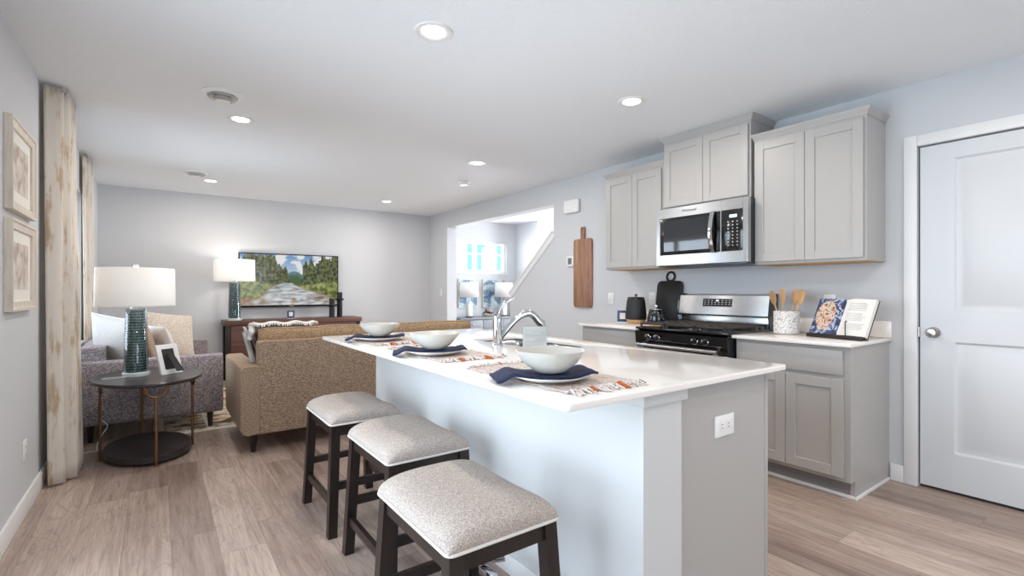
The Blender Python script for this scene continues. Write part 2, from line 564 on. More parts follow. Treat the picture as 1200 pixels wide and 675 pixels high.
for y0, y1, z0, z1 in ((YB, PY0, 0, ZC), (PY0, PY1, PZ1, ZC), (PY1, WY0, 0, ZC), (WY0, WY1, 0, WZ0), (WY0, WY1, WZ1, ZC), (WY1, YF, 0, ZC)):
    b.box(XL - 0.16, XL, y0, y1, z0, z1)
struct('wall_left', b, M['wall'])
RX0, RX1, RZ0, RZ1 = 0.5, 2.9, 0.5, 2.1
b = B().box(XL, RX0, YB - 0.15, YB, 0, ZC).box(RX1, XR, YB - 0.15, YB, 0, ZC).box(RX0, RX1, YB - 0.15, YB, 0, RZ0).box(RX0, RX1, YB - 0.15, YB, RZ1, ZC)
struct('wall_front', b, M['wall'])
# foyer walls
b = B().box(XF, XF + 0.12, YF2, YF, 0, ZC).box(XF + 0.12, 7.3, YF2, YF2 + 0.12, 0, ZC)
struct('wall_foyer', b, M['wall'])
b = B().box(7.3, 7.42, 2.6, YF, 0, ZC).box(XR + WT, 7.3, 2.5, 2.62, 0, ZC)
struct('wall_hall', b, M['wall'])


def window(name, plane, a0, a1, z0, z1, w0, w1, mull, sill=True):
    """plane 'x' (wall normal to x) or 'y'; a along the wall; w0..w1 depth of the frame"""
    def bx(b, p0, p1, q0, q1, d0=None, d1=None):
        d0 = w0 if d0 is None else d0; d1 = w1 if d1 is None else d1
        return b.box(d0, d1, p0, p1, q0, q1) if plane == 'x' else b.box(p0, p1, d0, d1, q0, q1)
    b = B(); f = 0.05
    bx(b, a0, a1, z0, z0 + f); bx(b, a0, a1, z1 - f, z1); bx(b, a0, a0 + f, z0 + f, z1 - f); bx(b, a1 - f, a1, z0 + f, z1 - f)
    for m in mull: bx(b, m - 0.03, m + 0.03, z0 + f, z1 - f)
    o = struct(name, b, M['white'])
    g = B(); mid = (w0 + w1) / 2
    bx(g, a0 + f, a1 - f, z0 + f, z1 - f, mid - 0.003, mid + 0.003)
    obj('glass_pane', g, M['glass'], o)
    return o


w = window('window_1', 'x', WY0, WY1, WZ0, WZ1, XL - 0.11, XL - 0.04, [(WY0 + WY1) / 2])
b = B().box(XL - 0.04, XL + 0.03, WY0 - 0.03, WY1 + 0.03, WZ0 - 0.02, WZ0 + 0.005, 0.004)
obj('window_sill', b, M['white'], w)
window('added_rear_window', 'y', RX0, RX1, RZ0, RZ1, YB - 0.1, YB - 0.04, [1.3, 2.1])  # unseen rear window, added to help light the room
w = window('window_3', 'y', 4.02, 5.32, 1.50, 2.09, YF + 0.04, YF + 0.11, [4.66])
b = B().box(4.0, 5.34, YF - 0.02, YF + 0.04, 1.485, 1.505, 0.003)
obj('window_sill', b, M['white'], w)
window('added_patio_door', 'x', PY0, PY1, 0.0, PZ1, XL - 0.11, XL - 0.04, [(PY0 + PY1) / 2])  # unseen glazed patio door, added to let in side light


# interior two-panel door
def panel_door():
    X = XR + 0.012
    y0, y1, z0, z1 = DY0 + 0.008, DY1 - 0.008, 0.018, DZ - 0.008
    st = 0.155
    rails = [(z0, 0.235), (0.885, 1.06), (1.955, z1)]
    b = B()
    b.box(X, X + 0.038, y0, y0 + st, z0, z1).box(X, X + 0.038, y1 - st, y1, z0, z1)
    for a, c in rails: b.box(X, X + 0.038, y0 + st, y1 - st, a, c)
    for a, c in ((rails[0][1], rails[1][0]), (rails[1][1], rails[2][0])):
        def R(i, d): return [(X + d, y0 + st + i, a + i), (X + d, y1 - st - i, a + i), (X + d, y1 - st - i, c - i), (X + d, y0 + st + i, c - i)]
        b.rings([R(0, 0), R(0.012, 0.012), R(0.03, 0.012), R(0.05, 0.004)], cap0=False)
    d = struct('door_1', b, M['door'])
    k = B().xform(Matrix())
    c = (X, 0.893, 0.935)
    m = Matrix.Translation(c) @ Matrix.Rotation(-PI / 2, 4, 'Y')
    k.lathe([(0.033, 0), (0.033, 0.004), (0.028, 0.010), (0.012, 0.014), (0.011, 0.030), (0.020, 0.036), (0.028, 0.046), (0.029, 0.056), (0.022, 0.064), (0.0, 0.067)])
    k.xform(m)
    obj('door_knob', k, M['nickel'], d, 'satin nickel round door knob')
    k = B().box(XR - 0.001, XR + 0.03, DY1 - 0.007, DY1 - 0.001, 0.905, 0.965)
    obj('strike_plate', k, M['nickel'], d)


panel_door()
b = B().box(XR + 0.05, XR + WT, DY0, DY1, 0, DZ)
struct('door_gap_backing', b, plain('door gap shade', '2a2a2a', 0.9))  # backing box; shade of the gap under the door put into its colour
cw = 0.066
b = B().box(XR - 0.016, XR, DY1, DY1 + cw, 0, DZ + cw, 0.004).box(XR - 0.016, XR, DY0 - cw, DY0, 0, DZ + cw, 0.004).box(XR - 0.016, XR, DY0, DY1, DZ, DZ + cw, 0.004)
struct('trim_1', b, M['white'])
# sloping half-wall cap by the stairs
b = B()
d = Vector((0, SL1[0] - SL0[0], SL1[1] - SL0[1])).normalized(); nrm = Vector((0, -d.z, d.y))
if nrm.z < 0: nrm = -nrm
def slope_board(x0, x1, lo, hi):
    P = []
    for (y, z) in (SL0, SL1):
        p = Vector((0, y, z))
        P.append((p + nrm * lo, p + nrm * hi))
    P = [P[0][0], P[1][0], P[1][1], P[0][1]]
    # keep the upper end flush with the opening edge
    b.prism([(p.y, p.z) for p in P], 'x', x0, x1)
slope_board(XR - 0.022, XR + WT + 0.022, 0.0, 0.022)
slope_board(XR - 0.012, XR, -0.06, -0.0)
struct('trim_2', b, M['white'])
# baseboards
def bb(name, segs):
    b = B()
    for x0, x1, y0, y1 in segs: b.box(x0, x1, y0, y1, 0, 0.105, 0.003)
    struct(name, b, M['white'])
bb('baseboard_left', [(XL, XL + 0.014, PY1 + 0.05, 7.53), (XL, XL + 0.014, YB, PY0 - 0.05)])
bb('baseboard_right', [(XR - 0.014, XR, DY1 + cw, 1.10), (XR - 0.014, XR, YB, DY0 - cw), (XR - 0.014, XR, 3.24, 5.2), (XR - 0.014, XR, 6.92, 7.53)])
bb('baseboard_back', [(XL + 0.014, XR - 0.014, YF - 0.014, YF), (XR + WT, XF, YF - 0.014, YF)])

# view through the foyer window
b = B().box(3.5, 9.0, 12.0, 15.0, -1, 2.55)
b.prism([(11.7, 2.5), (15.3, 2.5), (13.5, 3.6)], 'x', 3.3, 9.2)
nh = thing('neighbour_house', 'pale neighbouring house seen through the high foyer window', 'house', (6.2, 12, -1))
obj('house_walls', B().box(4.6, 12.0, 12.0, 15.0, -1, 3.1), M['siding'], nh)
obj('roof', B().prism([(11.6, 3.05), (15.4, 3.05), (13.5, 4.2)], 'x', 4.3, 12.3), plain('grey shingles', '5d7376', 0.9), nh)
for i, x in enumerate((7.0, 8.0, 9.3)):
    f = obj('house_window', B().box(x, x + 0.72, 11.94, 12.0, 1.7, 2.75), plain('house window trim', 'ffffff', 0.5), nh)
    obj('window_glass', B().box(x + .08, x + .33, 11.92, 11.94, 1.78, 2.2).box(x + .39, x + .64, 11.92, 11.94, 1.78, 2.2).box(x + .08, x + .33, 11.92, 11.94, 2.26, 2.67).box(x + .39, x + .64, 11.92, 11.94, 2.26, 2.67),
        plain('teal reflecting glass', '7fc9cf', 0.2), f)
tag(obj('ground', B().box(-30, 40, 8, 40, -1.1, -1.0).box(-30, -0.9, -12, 8, -1.1, -1.0).box(-0.9, 40, -12, -2.7, -1.1, -1.0), plain('outside ground', 'b9b9ac', 0.9)), 'pale ground outside the house windows', 'ground', kind='structure')


# ------------------------------------------------------------------ ceiling fittings
def downlight(loc, label, grp=None):
    t = thing('recessed_downlight', label, 'ceiling light', loc, 0, 'recessed ceiling downlights')
    z = loc[2]
    b = B().lathe([(0.092, 0.0), (0.090, -0.006), (0.078, -0.009), (0.060, -0.003)], (loc[0], loc[1], z), 40, cap0=False, cap1=False)
    b.lathe([(0.060, -0.003), (0.056, -0.0005)], (loc[0], loc[1], z), 40, cap0=False, cap1=False)
    obj('trim_ring', b, M['white'], t)
    b = B().lathe([(0.0, -0.0015), (0.0565, -0.0015), (0.0565, -0.0005), (0.0, -0.0005)], (loc[0], loc[1], z), 32)
    obj('lens', b, M['lamp_lens'], t)
    d = bpy.data.lights.new('downlight_bulb', 'AREA'); d.shape = 'DISK'; d.size = 0.11; d.energy = DOWNLIGHT; d.color = (1.0, 0.91, 0.82)
    l = bpy.data.objects.new('downlight_bulb', d); C.objects.link(l); l.parent = t; l.location = (0, 0, -0.012)
    return t


M['lamp_lens'] = plain('led lens', 'ffffff', 0.5, emit='fff3e0', es=14)
DLS = [((1.083, 2.149), 'recessed downlight nearest the camera, above the stools'),
       ((2.551, 2.175), 'recessed downlight in front of the wall cabinets'),
       ((0.493, 4.083), 'recessed downlight beside the larger looking round air diffuser'),
       ((2.547, 4.112), 'recessed downlight just above the small smoke detector'),
       ((0.491, 6.571), 'recessed downlight beside the far round air diffuser, near the back wall'),
       ((2.611, 6.63), 'recessed downlight close to the far right corner of the back wall')]
DLS += [((2.551, 0.16), 'added unseen downlight beyond the right edge of the photo, before the white door'),  # three unseen downlights, added to brighten the near right side
        ((1.083, -0.45), 'added unseen downlight behind the camera, near the added patio door'),
        ((2.551, -1.5), 'added unseen downlight behind the camera, near the added rear window')]
for (x, y), lb in DLS: downlight((x, y, ZC), lb)
tag(obj('foyer_downlight', B().lathe([(0.09, ZC), (0.088, ZC - 0.008), (0.0, ZC - 0.008)], (4.6, 5.05, 0), 32), M['lamp_lens']), 'round flush light on the foyer ceiling beyond the opening', 'ceiling light')


def diffuser(loc, label):
    t = thing('air_diffuser', label, 'air vent', loc, 0, 'round ceiling air diffusers')
    x, y, z = loc
    obj('flange', B().lathe([(0.060, -0.002), (0.112, 0.0), (0.115, -0.006), (0.100, -0.016), (0.088, -0.020), (0.078, -0.010), (0.060, -0.002)], loc, 40, False, False), M['plastic'], t)
    obj('throat', B().lathe([(0.0, -0.001), (0.088, -0.001), (0.088, -0.003), (0, -0.003)], loc, 32), plain('vent throat', '8b8e93', 0.8), t)
    for r, dz in ((0.082, 0.030), (0.062, 0.042)):
        obj('cone_ring', B().lathe([(r, -dz), (r - 0.016, -dz + 0.016), (r - 0.018, -dz + 0.014), (r - 0.002, -dz - 0.004)], loc, 36, False, False), M['plastic'], t)
    obj('centre_disc', B().lathe([(0, -0.036), (0.026, -0.040), (0.044, -0.050), (0.042, -0.055), (0.0, -0.055)], loc, 32), M['plastic'], t)


diffuser((0.335, 3.615, ZC), 'round white louvred air diffuser above the front curtain, nearer the camera')
diffuser((0.328, 6.15, ZC), 'round white louvred air diffuser farther off, near the back wall')
t = thing('smoke_detector', 'small round white smoke detector on the ceiling near the foyer opening', 'smoke detector', (2.866, 4.909, ZC))
obj('mounting_plate', B().lathe([(0.066, 0), (0.066, -0.008), (0, -0.008)], (2.866, 4.909, ZC), 32), M['plastic'], t)
obj('housing', B().lathe([(0.060, -0.008), (0.060, -0.024), (0.050, -0.030), (0.05, -0.034), (0.044, -0.040), (0, -0.042)], (2.866, 4.909, ZC), 32), M['plastic'], t)


# ------------------------------------------------------------------ wall fittings
def plate(name, label, cat, plane, x, y, z, w, h, kind):
    """plane '-x' : on the right wall facing -x ; '+x' on the left wall ; kind switch/outlet"""
    t = thing(name, label, cat, (x, y, z))
    sg = {'-x': -1, '+x': 1}.get(plane)
    def bx(a0, a1, q0, q1, d0, d1, bev=0):
        xs = sorted((x + sg * d0, x + sg * d1))
        return B().box(xs[0], xs[1], y + a0, y + a1, z + q0, z + q1, bev)
    obj('cover_plate', bx(-w / 2, w / 2, -h / 2, h / 2, 0, 0.006, 0.002), M['plastic'], t)
    if kind == 'switch':
        obj('rocker', bx(-0.016, 0.016, -0.032, 0.032, 0.006, 0.009, 0.001), M['white'], t)
    else:
        for s_ in (-1, 1):
            f = obj('socket', bx(-0.017, 0.017, s_ * 0.020 - 0.014, s_ * 0.020 + 0.014, 0.006, 0.008, 0.001), M['white'], t)
            bb_ = B()
            for a in (-0.007, 0.005):
                xs = sorted((x + sg * 0.008, x + sg * 0.0085)); bb_.box(xs[0], xs[1], y + a, y + a + 0.002, z + s_ * 0.02 - 0.004, z + s_ * 0.02 + 0.005)
            obj('slots', bb_, M['blackm'], f)
    return t


plate('light_switch', 'white rocker light switch on the wall left of the kettles', 'switch', '-x', XR, 3.44, 1.105, 0.075, 0.115, 'switch')
plate('wall_outlet', 'white wall outlet partly hidden behind the tall black canister', 'outlet', '-x', XR, 2.93, 1.11, 0.072, 0.115, 'outlet')
plate('wall_outlet', 'white wall outlet above the open cookbook', 'outlet', '-x', XR, 1.445, 1.10, 0.072, 0.115, 'outlet')
plate('wall_outlet', 'white outlet low on the left wall in front of the curtain', 'outlet', '+x', XL, 3.62, 0.335, 0.072, 0.115, 'outlet')
plate('light_switch', 'white light switch on the short wall left of the foyer opening', 'switch', '-x', XR, 7.12, 1.15, 0.075, 0.115, 'switch')
t = thing('thermostat', 'small white thermostat left of the hanging wooden board', 'thermostat', (XR, 4.03, 1.51))
obj('thermostat_case', B().box(XR - 0.025, XR, 3.975, 4.085, 1.45, 1.565, 0.006), M['plastic'], t)
obj('display', B().box(XR - 0.0265, XR - 0.025, 4.0, 4.06, 1.475, 1.545), plain('lcd grey', '6f767c', 0.2), t)
t = thing('door_chime', 'white rectangular door chime box high on the kitchen wall', 'door chime', (XR, 4.0, 2.03))
obj('chime_cover', B().box(XR - 0.045, XR - 0.006, 3.885, 4.115, 2.04, 2.185, 0.012, 3), M['plastic'], t)
obj('chime_base', B().box(XR - 0.006, XR, 3.90, 4.10, 2.05, 2.175), M['white'], t)

# hanging wooden board
def rrect(w, h, r, cx=0, cy=0, n=6):
    P = []
    for (sx, sy, a0) in ((1, -1, -PI / 2), (1, 1, 0), (-1, 1, PI / 2), (-1, -1, PI)):
        for i in range(n + 1):
            a = a0 + PI / 2 * i / n
            P.append((cx + sx * (w / 2 - r) + r * math.cos(a), cy + sy * (h / 2 - r) + r * math.sin(a)))
    return P


t = thing('hanging_cutting_board', 'long brown wooden paddle board hanging on the kitchen wall', 'cutting board', (XR, 3.833, 1.0))
obj('board', B().prism(rrect(0.275, 0.74, 0.03, 3.833, 1.372), 'x', XR - 0.024, XR - 0.002, 0.004), M['boardwood'], t)
obj('handle', B().prism([(3.833 - 0.032, 1.735), (3.833 + 0.032, 1.735), (3.833 + 0.026, 1.78), (3.833 + 0.032, 1.85), (3.833 + 0.02, 1.872), (3.833 - 0.02, 1.872), (3.833 - 0.032, 1.85), (3.833 - 0.026, 1.78)], 'x', XR - 0.022, XR - 0.003, 0.003), M['boardwood'], t)
obj('leather_loop', B().tube([(XR - 0.024, 3.833 + 0.012 * math.sin(a), 1.848 + 0.012 * math.cos(a)) for a in [2 * PI * i / 16 for i in range(16)]], 0.002, 6, True), M['darkwood'], t)

# two framed prints on the left wall
def framed(label, y0, y1, z0, z1):
    t = thing('picture_frame', label, 'framed print', (XL, (y0 + y1) / 2, z0), 0, 'framed prints on the left wall')
    X = XL
    d = 0.032; f = 0.045
    b = B()
    def R(i, x): return [(x, y0 + i, z0 + i), (x, y1 - i, z0 + i), (x, y1 - i, z1 - i), (x, y0 + i, z1 - i)]
    b.rings([R(0, X + 0.001), R(0, X + d), R(0.012, X + d), R(0.016, X + d - 0.006), R(f, X + d - 0.010), R(f, X + 0.004)], False, False)
    obj('frame', b, M['frame'], t)
    obj('mat_board', B().box(X + 0.002, X + 0.012, y0 + f - 0.002, y1 - f + 0.002, z0 + f - 0.002, z1 - f + 0.002), M['mat'], t)
    obj('print', B().box(X + 0.012, X + 0.0135, y0 + f + 0.06, y1 - f - 0.06, z0 + f + 0.06, z1 - f - 0.06), M['print'], t)


framed('upper of the two cream framed prints on the left wall', 3.19, 3.74, 1.565, 2.005)
framed('lower of the two cream framed prints on the left wall', 3.19, 3.74, 1.085, 1.525)


# curtains
def curtain(label, y0, y1, xw, flare, seed, ks=1.0):
    rnd = random.Random(seed)
    b = B(); n = 90; folds = 5
    def fn(u, v):
        z = 0.012 + v * (ZC - 0.03)
        fl = 1 + flare * (1 - v)
        y = (y0 + y1) / 2 + (u - 0.5) * (y1 - y0) * (0.86 + 0.14 * fl)
        amp = ks * 0.030 * (0.85 + 0.3 * (1 - v))
        x = xw + ks * 0.02 * (1 - v) + amp * math.sin(u * folds * 2 * PI + 0.5 + 0.25 * math.sin(3 * v)) + 0.006 * math.sin(u * 31 + 4 * v + seed)
        k = max(0, 1 - u / 0.09)
        x = x * (1 - k) + (XL + 0.02 + 0.02 * (1 - v)) * k
        return (x, y, z)
    b.surf(fn, n, 24)
    t = thing('curtain_panel', label, 'curtain', (xw, (y0 + y1) / 2, 0), 0, 'floor length curtains')
    obj('drape', b, M['curtain'], t, solid=0.003, smooth=70)
    r = B().cyl((xw, y0 - 0.02, ZC - 0.03), (xw, y1 + 0.02, ZC - 0.03), 0.008, seg=12)
    obj('curtain_rod', r, M['nickel'], t)


curtain('long cream and tan patterned curtain nearest the camera, beside the framed prints', 4.02, 4.46, XL + 0.105, 0.5, 1)
curtain('cream patterned curtain at the far side of the living room window', 5.86, 6.34, XL + 0.045, 0.2, 5, 0.55)


# ------------------------------------------------------------------ kitchen cabinets
def shaker(y0, y1, z0, z1, x, t=0.019, st=0.058):
    """door with its face at x, facing -x"""
    b = B()
    b.box(x, x + t, y0, y0 + st, z0, z1, 0.0015, 1).box(x, x + t, y1 - st, y1, z0, z1, 0.0015, 1)
    b.box(x, x + t, y0 + st, y1 - st, z0, z0 + st, 0.0015, 1).box(x, x + t, y0 + st, y1 - st, z1 - st, z1, 0.0015, 1)
    b.box(x + 0.008, x + t - 0.002, y0 + st - 0.001, y1 - st + 0.001, z0 + st - 0.001, z1 - st + 0.001)
    return b


def upper(label, y0, y1, z0, z1, xf, dtop, dbot):
    t = thing('wall_cabinet', label, 'cabinet', (XR, (y0 + y1) / 2, z0), 0, 'greige kitchen wall cabinets')
    b = B().box(xf + 0.019, XR - 0.001, y0, y1, z0 + 0.004, z1)
    obj('carcass', b, M['cab'], t)
    obj('underside', B().box(xf + 0.04, XR - 0.004, y0 + 0.012, y1 - 0.012, z0, z0 + 0.004), M['cab_in'], t)
    g = 0.014; m = (y0 + y1) / 2
    for a, c in ((y0 + g, m - 0.0015), (m + 0.0015, y1 - g)):
        obj('door', shaker(a, c, z0 + dbot, z1 - dtop, xf), M['cab'], t)
    prof = [(0.0, z1 - 0.006), (0.004, z1 - 0.006), (0.006, z1 + 0.008), (0.022, z1 + 0.026), (0.024, z1 + 0.036), (0.0, z1 + 0.036)]
    def R(o, z): return [(XR - 0.001, y1 + o, z), (xf + 0.019 - o, y1 + o, z), (xf + 0.019 - o, y0 - o, z), (XR - 0.001, y0 - o, z)]
    obj('crown_moulding', B().rings([R(o, z) for o, z in prof], True, True), M['cab'], t)
    return t


UX = 3.405
upper('two door wall cabinet left of the microwave, hanging over the kettles', 2.575, 3.225, 1.372, 2.235, UX, 0.025, 0.022)
upper('short raised two door wall cabinet above the microwave', 1.822, 2.558, 1.845, 2.402, UX - 0.02, 0.03, 0.018)
upper('widest looking two door wall cabinet, nearest the white door', 1.128, 1.808, 1.362, 2.245, UX, 0.025, 0.022)

BX = 3.115          # face of base doors
def base_cab(label, y0, y1, side):
    t = thing('base_cabinet', label, 'cabinet', (XR, (y0 + y1) / 2, 0), 0, 'greige kitchen base cabinets')
    obj('carcass', B().box(BX + 0.019, XR - 0.001, y0 + (0.0181 if side else 0), y1, 0.105, 0.868), M['cab'], t)
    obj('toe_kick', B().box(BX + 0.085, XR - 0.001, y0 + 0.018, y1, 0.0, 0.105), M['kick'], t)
    if side: obj('end_panel', B().prism([(BX + 0.019, 0.105), (BX + 0.019, 0.868), (XR - 0.001, 0.868), (XR - 0.001, 0.0), (BX + 0.08, 0), (BX + 0.08, 0.105)], 'y', y0 - 0.006, y0 + 0.018), M['cab'], t)
    g = 0.028
    obj('drawer', B().box(BX, BX + 0.019, y0 + g, y1 - 0.012, 0.705, 0.846, 0.003), M['cab'], t)
    m = (y0 + g + y1 - 0.012) / 2
    for a, c in ((y0 + g, m - 0.0015), (m + 0.0015, y1 - 0.012)):
        obj('door', shaker(a, c, 0.128, 0.682, BX), M['cab'], t)
    return t


base_cab('base cabinet with drawer and two doors under the cookbook counter', 1.115, 1.776, True)
base_cab('base cabinet left of the range, mostly hidden by the island', 2.565, 3.235, False)
b = B().box(BX + 0.07, BX + 0.085, 1.10, 1.77, 0, 0.018, 0.003).box(BX + 0.068, XR - 0.015, 1.097, 1.109, 0, 0.018, 0.003)
struct('trim_3', b, M['white'])


def counter(name, label, y0, y1):
    t = thing(name, label, 'countertop', (XR, (y0 + y1) / 2, 0.869), 0)
    obj('slab', B().box(3.085, XR - 0.001, y0, y1, 0.869, 0.889, 0.002), M['quartz'], t)
    obj('backsplash', B().box(XR - 0.021, XR - 0.001, y0, y1, 0.889, 0.991, 0.002), M['quartz'], t)


counter('kitchen_countertop', 'white quartz countertop with low backsplash holding the cookbook', 1.092, 1.782)
counter('kitchen_countertop', 'white quartz countertop with low backsplash left of the range', 2.563, 3.245)


# ------------------------------------------------------------------ range
def build_range():
    y0, y1 = 1.786, 2.556
    t = thing('gas_range', 'stainless steel and black freestanding gas range', 'stove', (XR, (y0 + y1) / 2, 0))
    obj('body', B().box(3.10, XR - 0.012, y0 + 0.002, y1 - 0.002, 0.03, 0.885, 0.003), M['blackm'], t)
    obj('oven_door', B().box(3.055, 3.10, y0 + 0.006, y1 - 0.006, 0.20, 0.745, 0.006), M['steel'], t)
    obj('oven_window', B().box(3.052, 3.056, y0 + 0.14, y1 - 0.14, 0.36, 0.62, 0.002), M['black'], t)
    obj('drawer', B().box(3.06, 3.10, y0 + 0.006, y1 - 0.006, 0.05, 0.19, 0.005), M['steel'], t)
    b = B().cyl((3.005, y0 + 0.05, 0.772), (3.005, y1 - 0.05, 0.772), 0.013, seg=16)
    for y in (y0 + 0.07, y1 - 0.07): b.box(3.0, 3.06, y - 0.012, y + 0.012, 0.745, 0.78, 0.003)
    obj('oven_handle', b, M['steel'], t)
    obj('control_panel', B().prism([(3.045, 0.79), (3.035, 0.87), (3.10, 0.89), (3.10, 0.75), (3.06, 0.75)], 'y', y0 + 0.002, y1 - 0.002, 0.002), M['black'], t)
    for f in (0.14, 0.245, 0.66, 0.765):
        y = y1 - f * (y1 - y0) - 0.02
        k = B().lathe([(0.023, 0), (0.021, 0.012), (0.017, 0.016), (0.017, 0.03), (0, 0.031)], (0, 0, 0), 20)
        k.box(-0.005, 0.005, -0.016, 0.016, 0.02, 0.036, 0.002)
        k.xform(Matrix.Translation((3.042, y, 0.83)) @ Matrix.Rotation(-PI / 2 + 0.12, 4, 'Y') @ Matrix.Rotation(0.5, 4, 'Z'))
        kk = obj('knob', k, M['black'], t)
        r = B().lathe([(0.0242, 0.0), (0.0242, 0.004), (0.022, 0.005)], (0, 0, 0), 24, False, False)
        r.xform(Matrix.Translation((3.042, y, 0.83)) @ Matrix.Rotation(-PI / 2 + 0.12, 4, 'Y'))
        obj('knob_ring', r, M['chrome'], kk)
    obj('cooktop', B().box(3.045, 3.64, y0, y1, 0.885, 0.902, 0.004), M['black'], t)
    # burners
    for x in (3.2, 3.48):
        for y in (y0 + 0.19, y1 - 0.19):
            obj('burner', B().lathe([(0.05, 0), (0.05, 0.01), (0.035, 0.014), (0.034, 0.022), (0, 0.023)], (x, y, 0.902), 24), M['blackm'], t)
    for (a, c) in ((y0 + 0.03, (y0 + y1) / 2 - 0.13), ((y0 + y1) / 2 - 0.12, (y0 + y1) / 2 + 0.12), ((y0 + y1) / 2 + 0.13, y1 - 0.03)):
        g = B(); z0, z1 = 0.922, 0.936
        g.box(3.065, 3.08, a, c, z0, z1, 0.003).box(3.60, 3.615, a, c, z0, z1, 0.003)
        g.box(3.065, 3.615, a, a + 0.013, z0, z1, 0.003).box(3.065, 3.615, c - 0.013, c, z0, z1, 0.003)
        for k in range(1, 3): 
            y = a + (c - a) * k / 3; g.box(3.075, 3.605, y - 0.006, y + 0.006, z0, z1, 0.002)
        for k in range(1, 6):
            x = 3.07 + 0.54 * k / 6; g.box(x - 0.006, x + 0.006, a + 0.005, c - 0.005, z0, z1 , 0.002)
        for x in (3.072, 3.608):
            for y in (a + 0.007, c - 0.007): g.box(x - 0.006, x + 0.006, y - 0.006, y + 0.006, 0.9015, z0)
        obj('grate', g, M['iron'], t)
    # backguard
    obj('backguard_riser', B().box(3.645, XR - 0.012, y0 + 0.01, y1 - 0.01, 0.885, 0.985, 0.004), M['steel'], t)
    obj('backguard', B().prism([(3.61, 0.985), (3.585, 0.995), (3.612, 1.145), (3.63, 1.155), (XR - 0.012, 1.155), (XR - 0.012, 0.985)], 'y', y0 + 0.004, y1 - 0.004, 0.004), M['steel'], t)
    for a, c in ((y0 - 0.0005, y0 + 0.006), (y1 - 0.006, y1 + 0.0005)):
        obj('backguard_end', B().prism([(3.60, 0.885), (3.58, 0.995), (3.608, 1.15), (3.63, 1.16), (XR - 0.010, 1.16), (XR - 0.010, 0.885)], 'y', a, c), M['black'], t)
    yc = (y0 + y1) / 2 + 0.03
    def face(y, z, w, h, lift):     # small rectangle on the tilted backguard
        x = 3.585 + (z - 0.995) / 0.15 * 0.027
        dx = (h / 2) / 0.15 * 0.027
        return B().rings([[(x - dx - lift, y - w / 2, z - h / 2), (x - dx - lift, y + w / 2, z - h / 2), (x + dx - lift, y + w / 2, z + h / 2), (x + dx - lift, y - w / 2, z + h / 2)],
                          [(x - dx + .002, y - w / 2, z - h / 2), (x - dx + .002, y + w / 2, z - h / 2), (x + dx + .002, y + w / 2, z + h / 2), (x + dx + .002, y - w / 2, z + h / 2)]])
    dp = obj('display_panel', face(yc, 1.088, 0.25, 0.062, 0.0015), M['black'], t)
    kb = B()
    for r_, zz in enumerate((1.105, 1.09, 1.075)):
        for k in range(8):
            if k in (3, 4) and r_ < 1: continue
            y = yc + 0.105 - k * 0.03
            x = 3.585 + (zz - 0.995) / 0.15 * 0.027 - 0.002
            kb.box(x - 0.0006, x, y - 0.007, y + 0.007, zz - 0.0025, zz + 0.0025)
    obj('touch_keys', kb, plain('pale key print', 'c8ccd0', 0.5), dp)
    x = 3.585 + (1.105 - 0.995) / 0.15 * 0.027 - 0.002
    obj('clock_digits', B().box(x - 0.0006, x, yc - 0.012, yc + 0.010, 1.099, 1.110), plain('clock glow', 'dff4ff', 0.5, emit='dff4ff', es=1.2), dp)


build_range()


def text_mesh(s, size):
    cu = bpy.data.curves.new('txt', 'FONT'); cu.body = s; cu.size = size; cu.extrude = 0.0004; cu.align_x = 'CENTER'; cu.align_y = 'CENTER'
    o = bpy.data.objects.new('txt', cu); C.objects.link(o)
    bpy.context.view_layer.update()
    dg = bpy.context.evaluated_depsgraph_get()
    me = bpy.data.meshes.new_from_object(o.evaluated_get(dg))
    b = B(); b.bm.from_mesh(me)
    bpy.data.objects.remove(o); bpy.data.curves.remove(cu); bpy.data.meshes.remove(me)
    return b


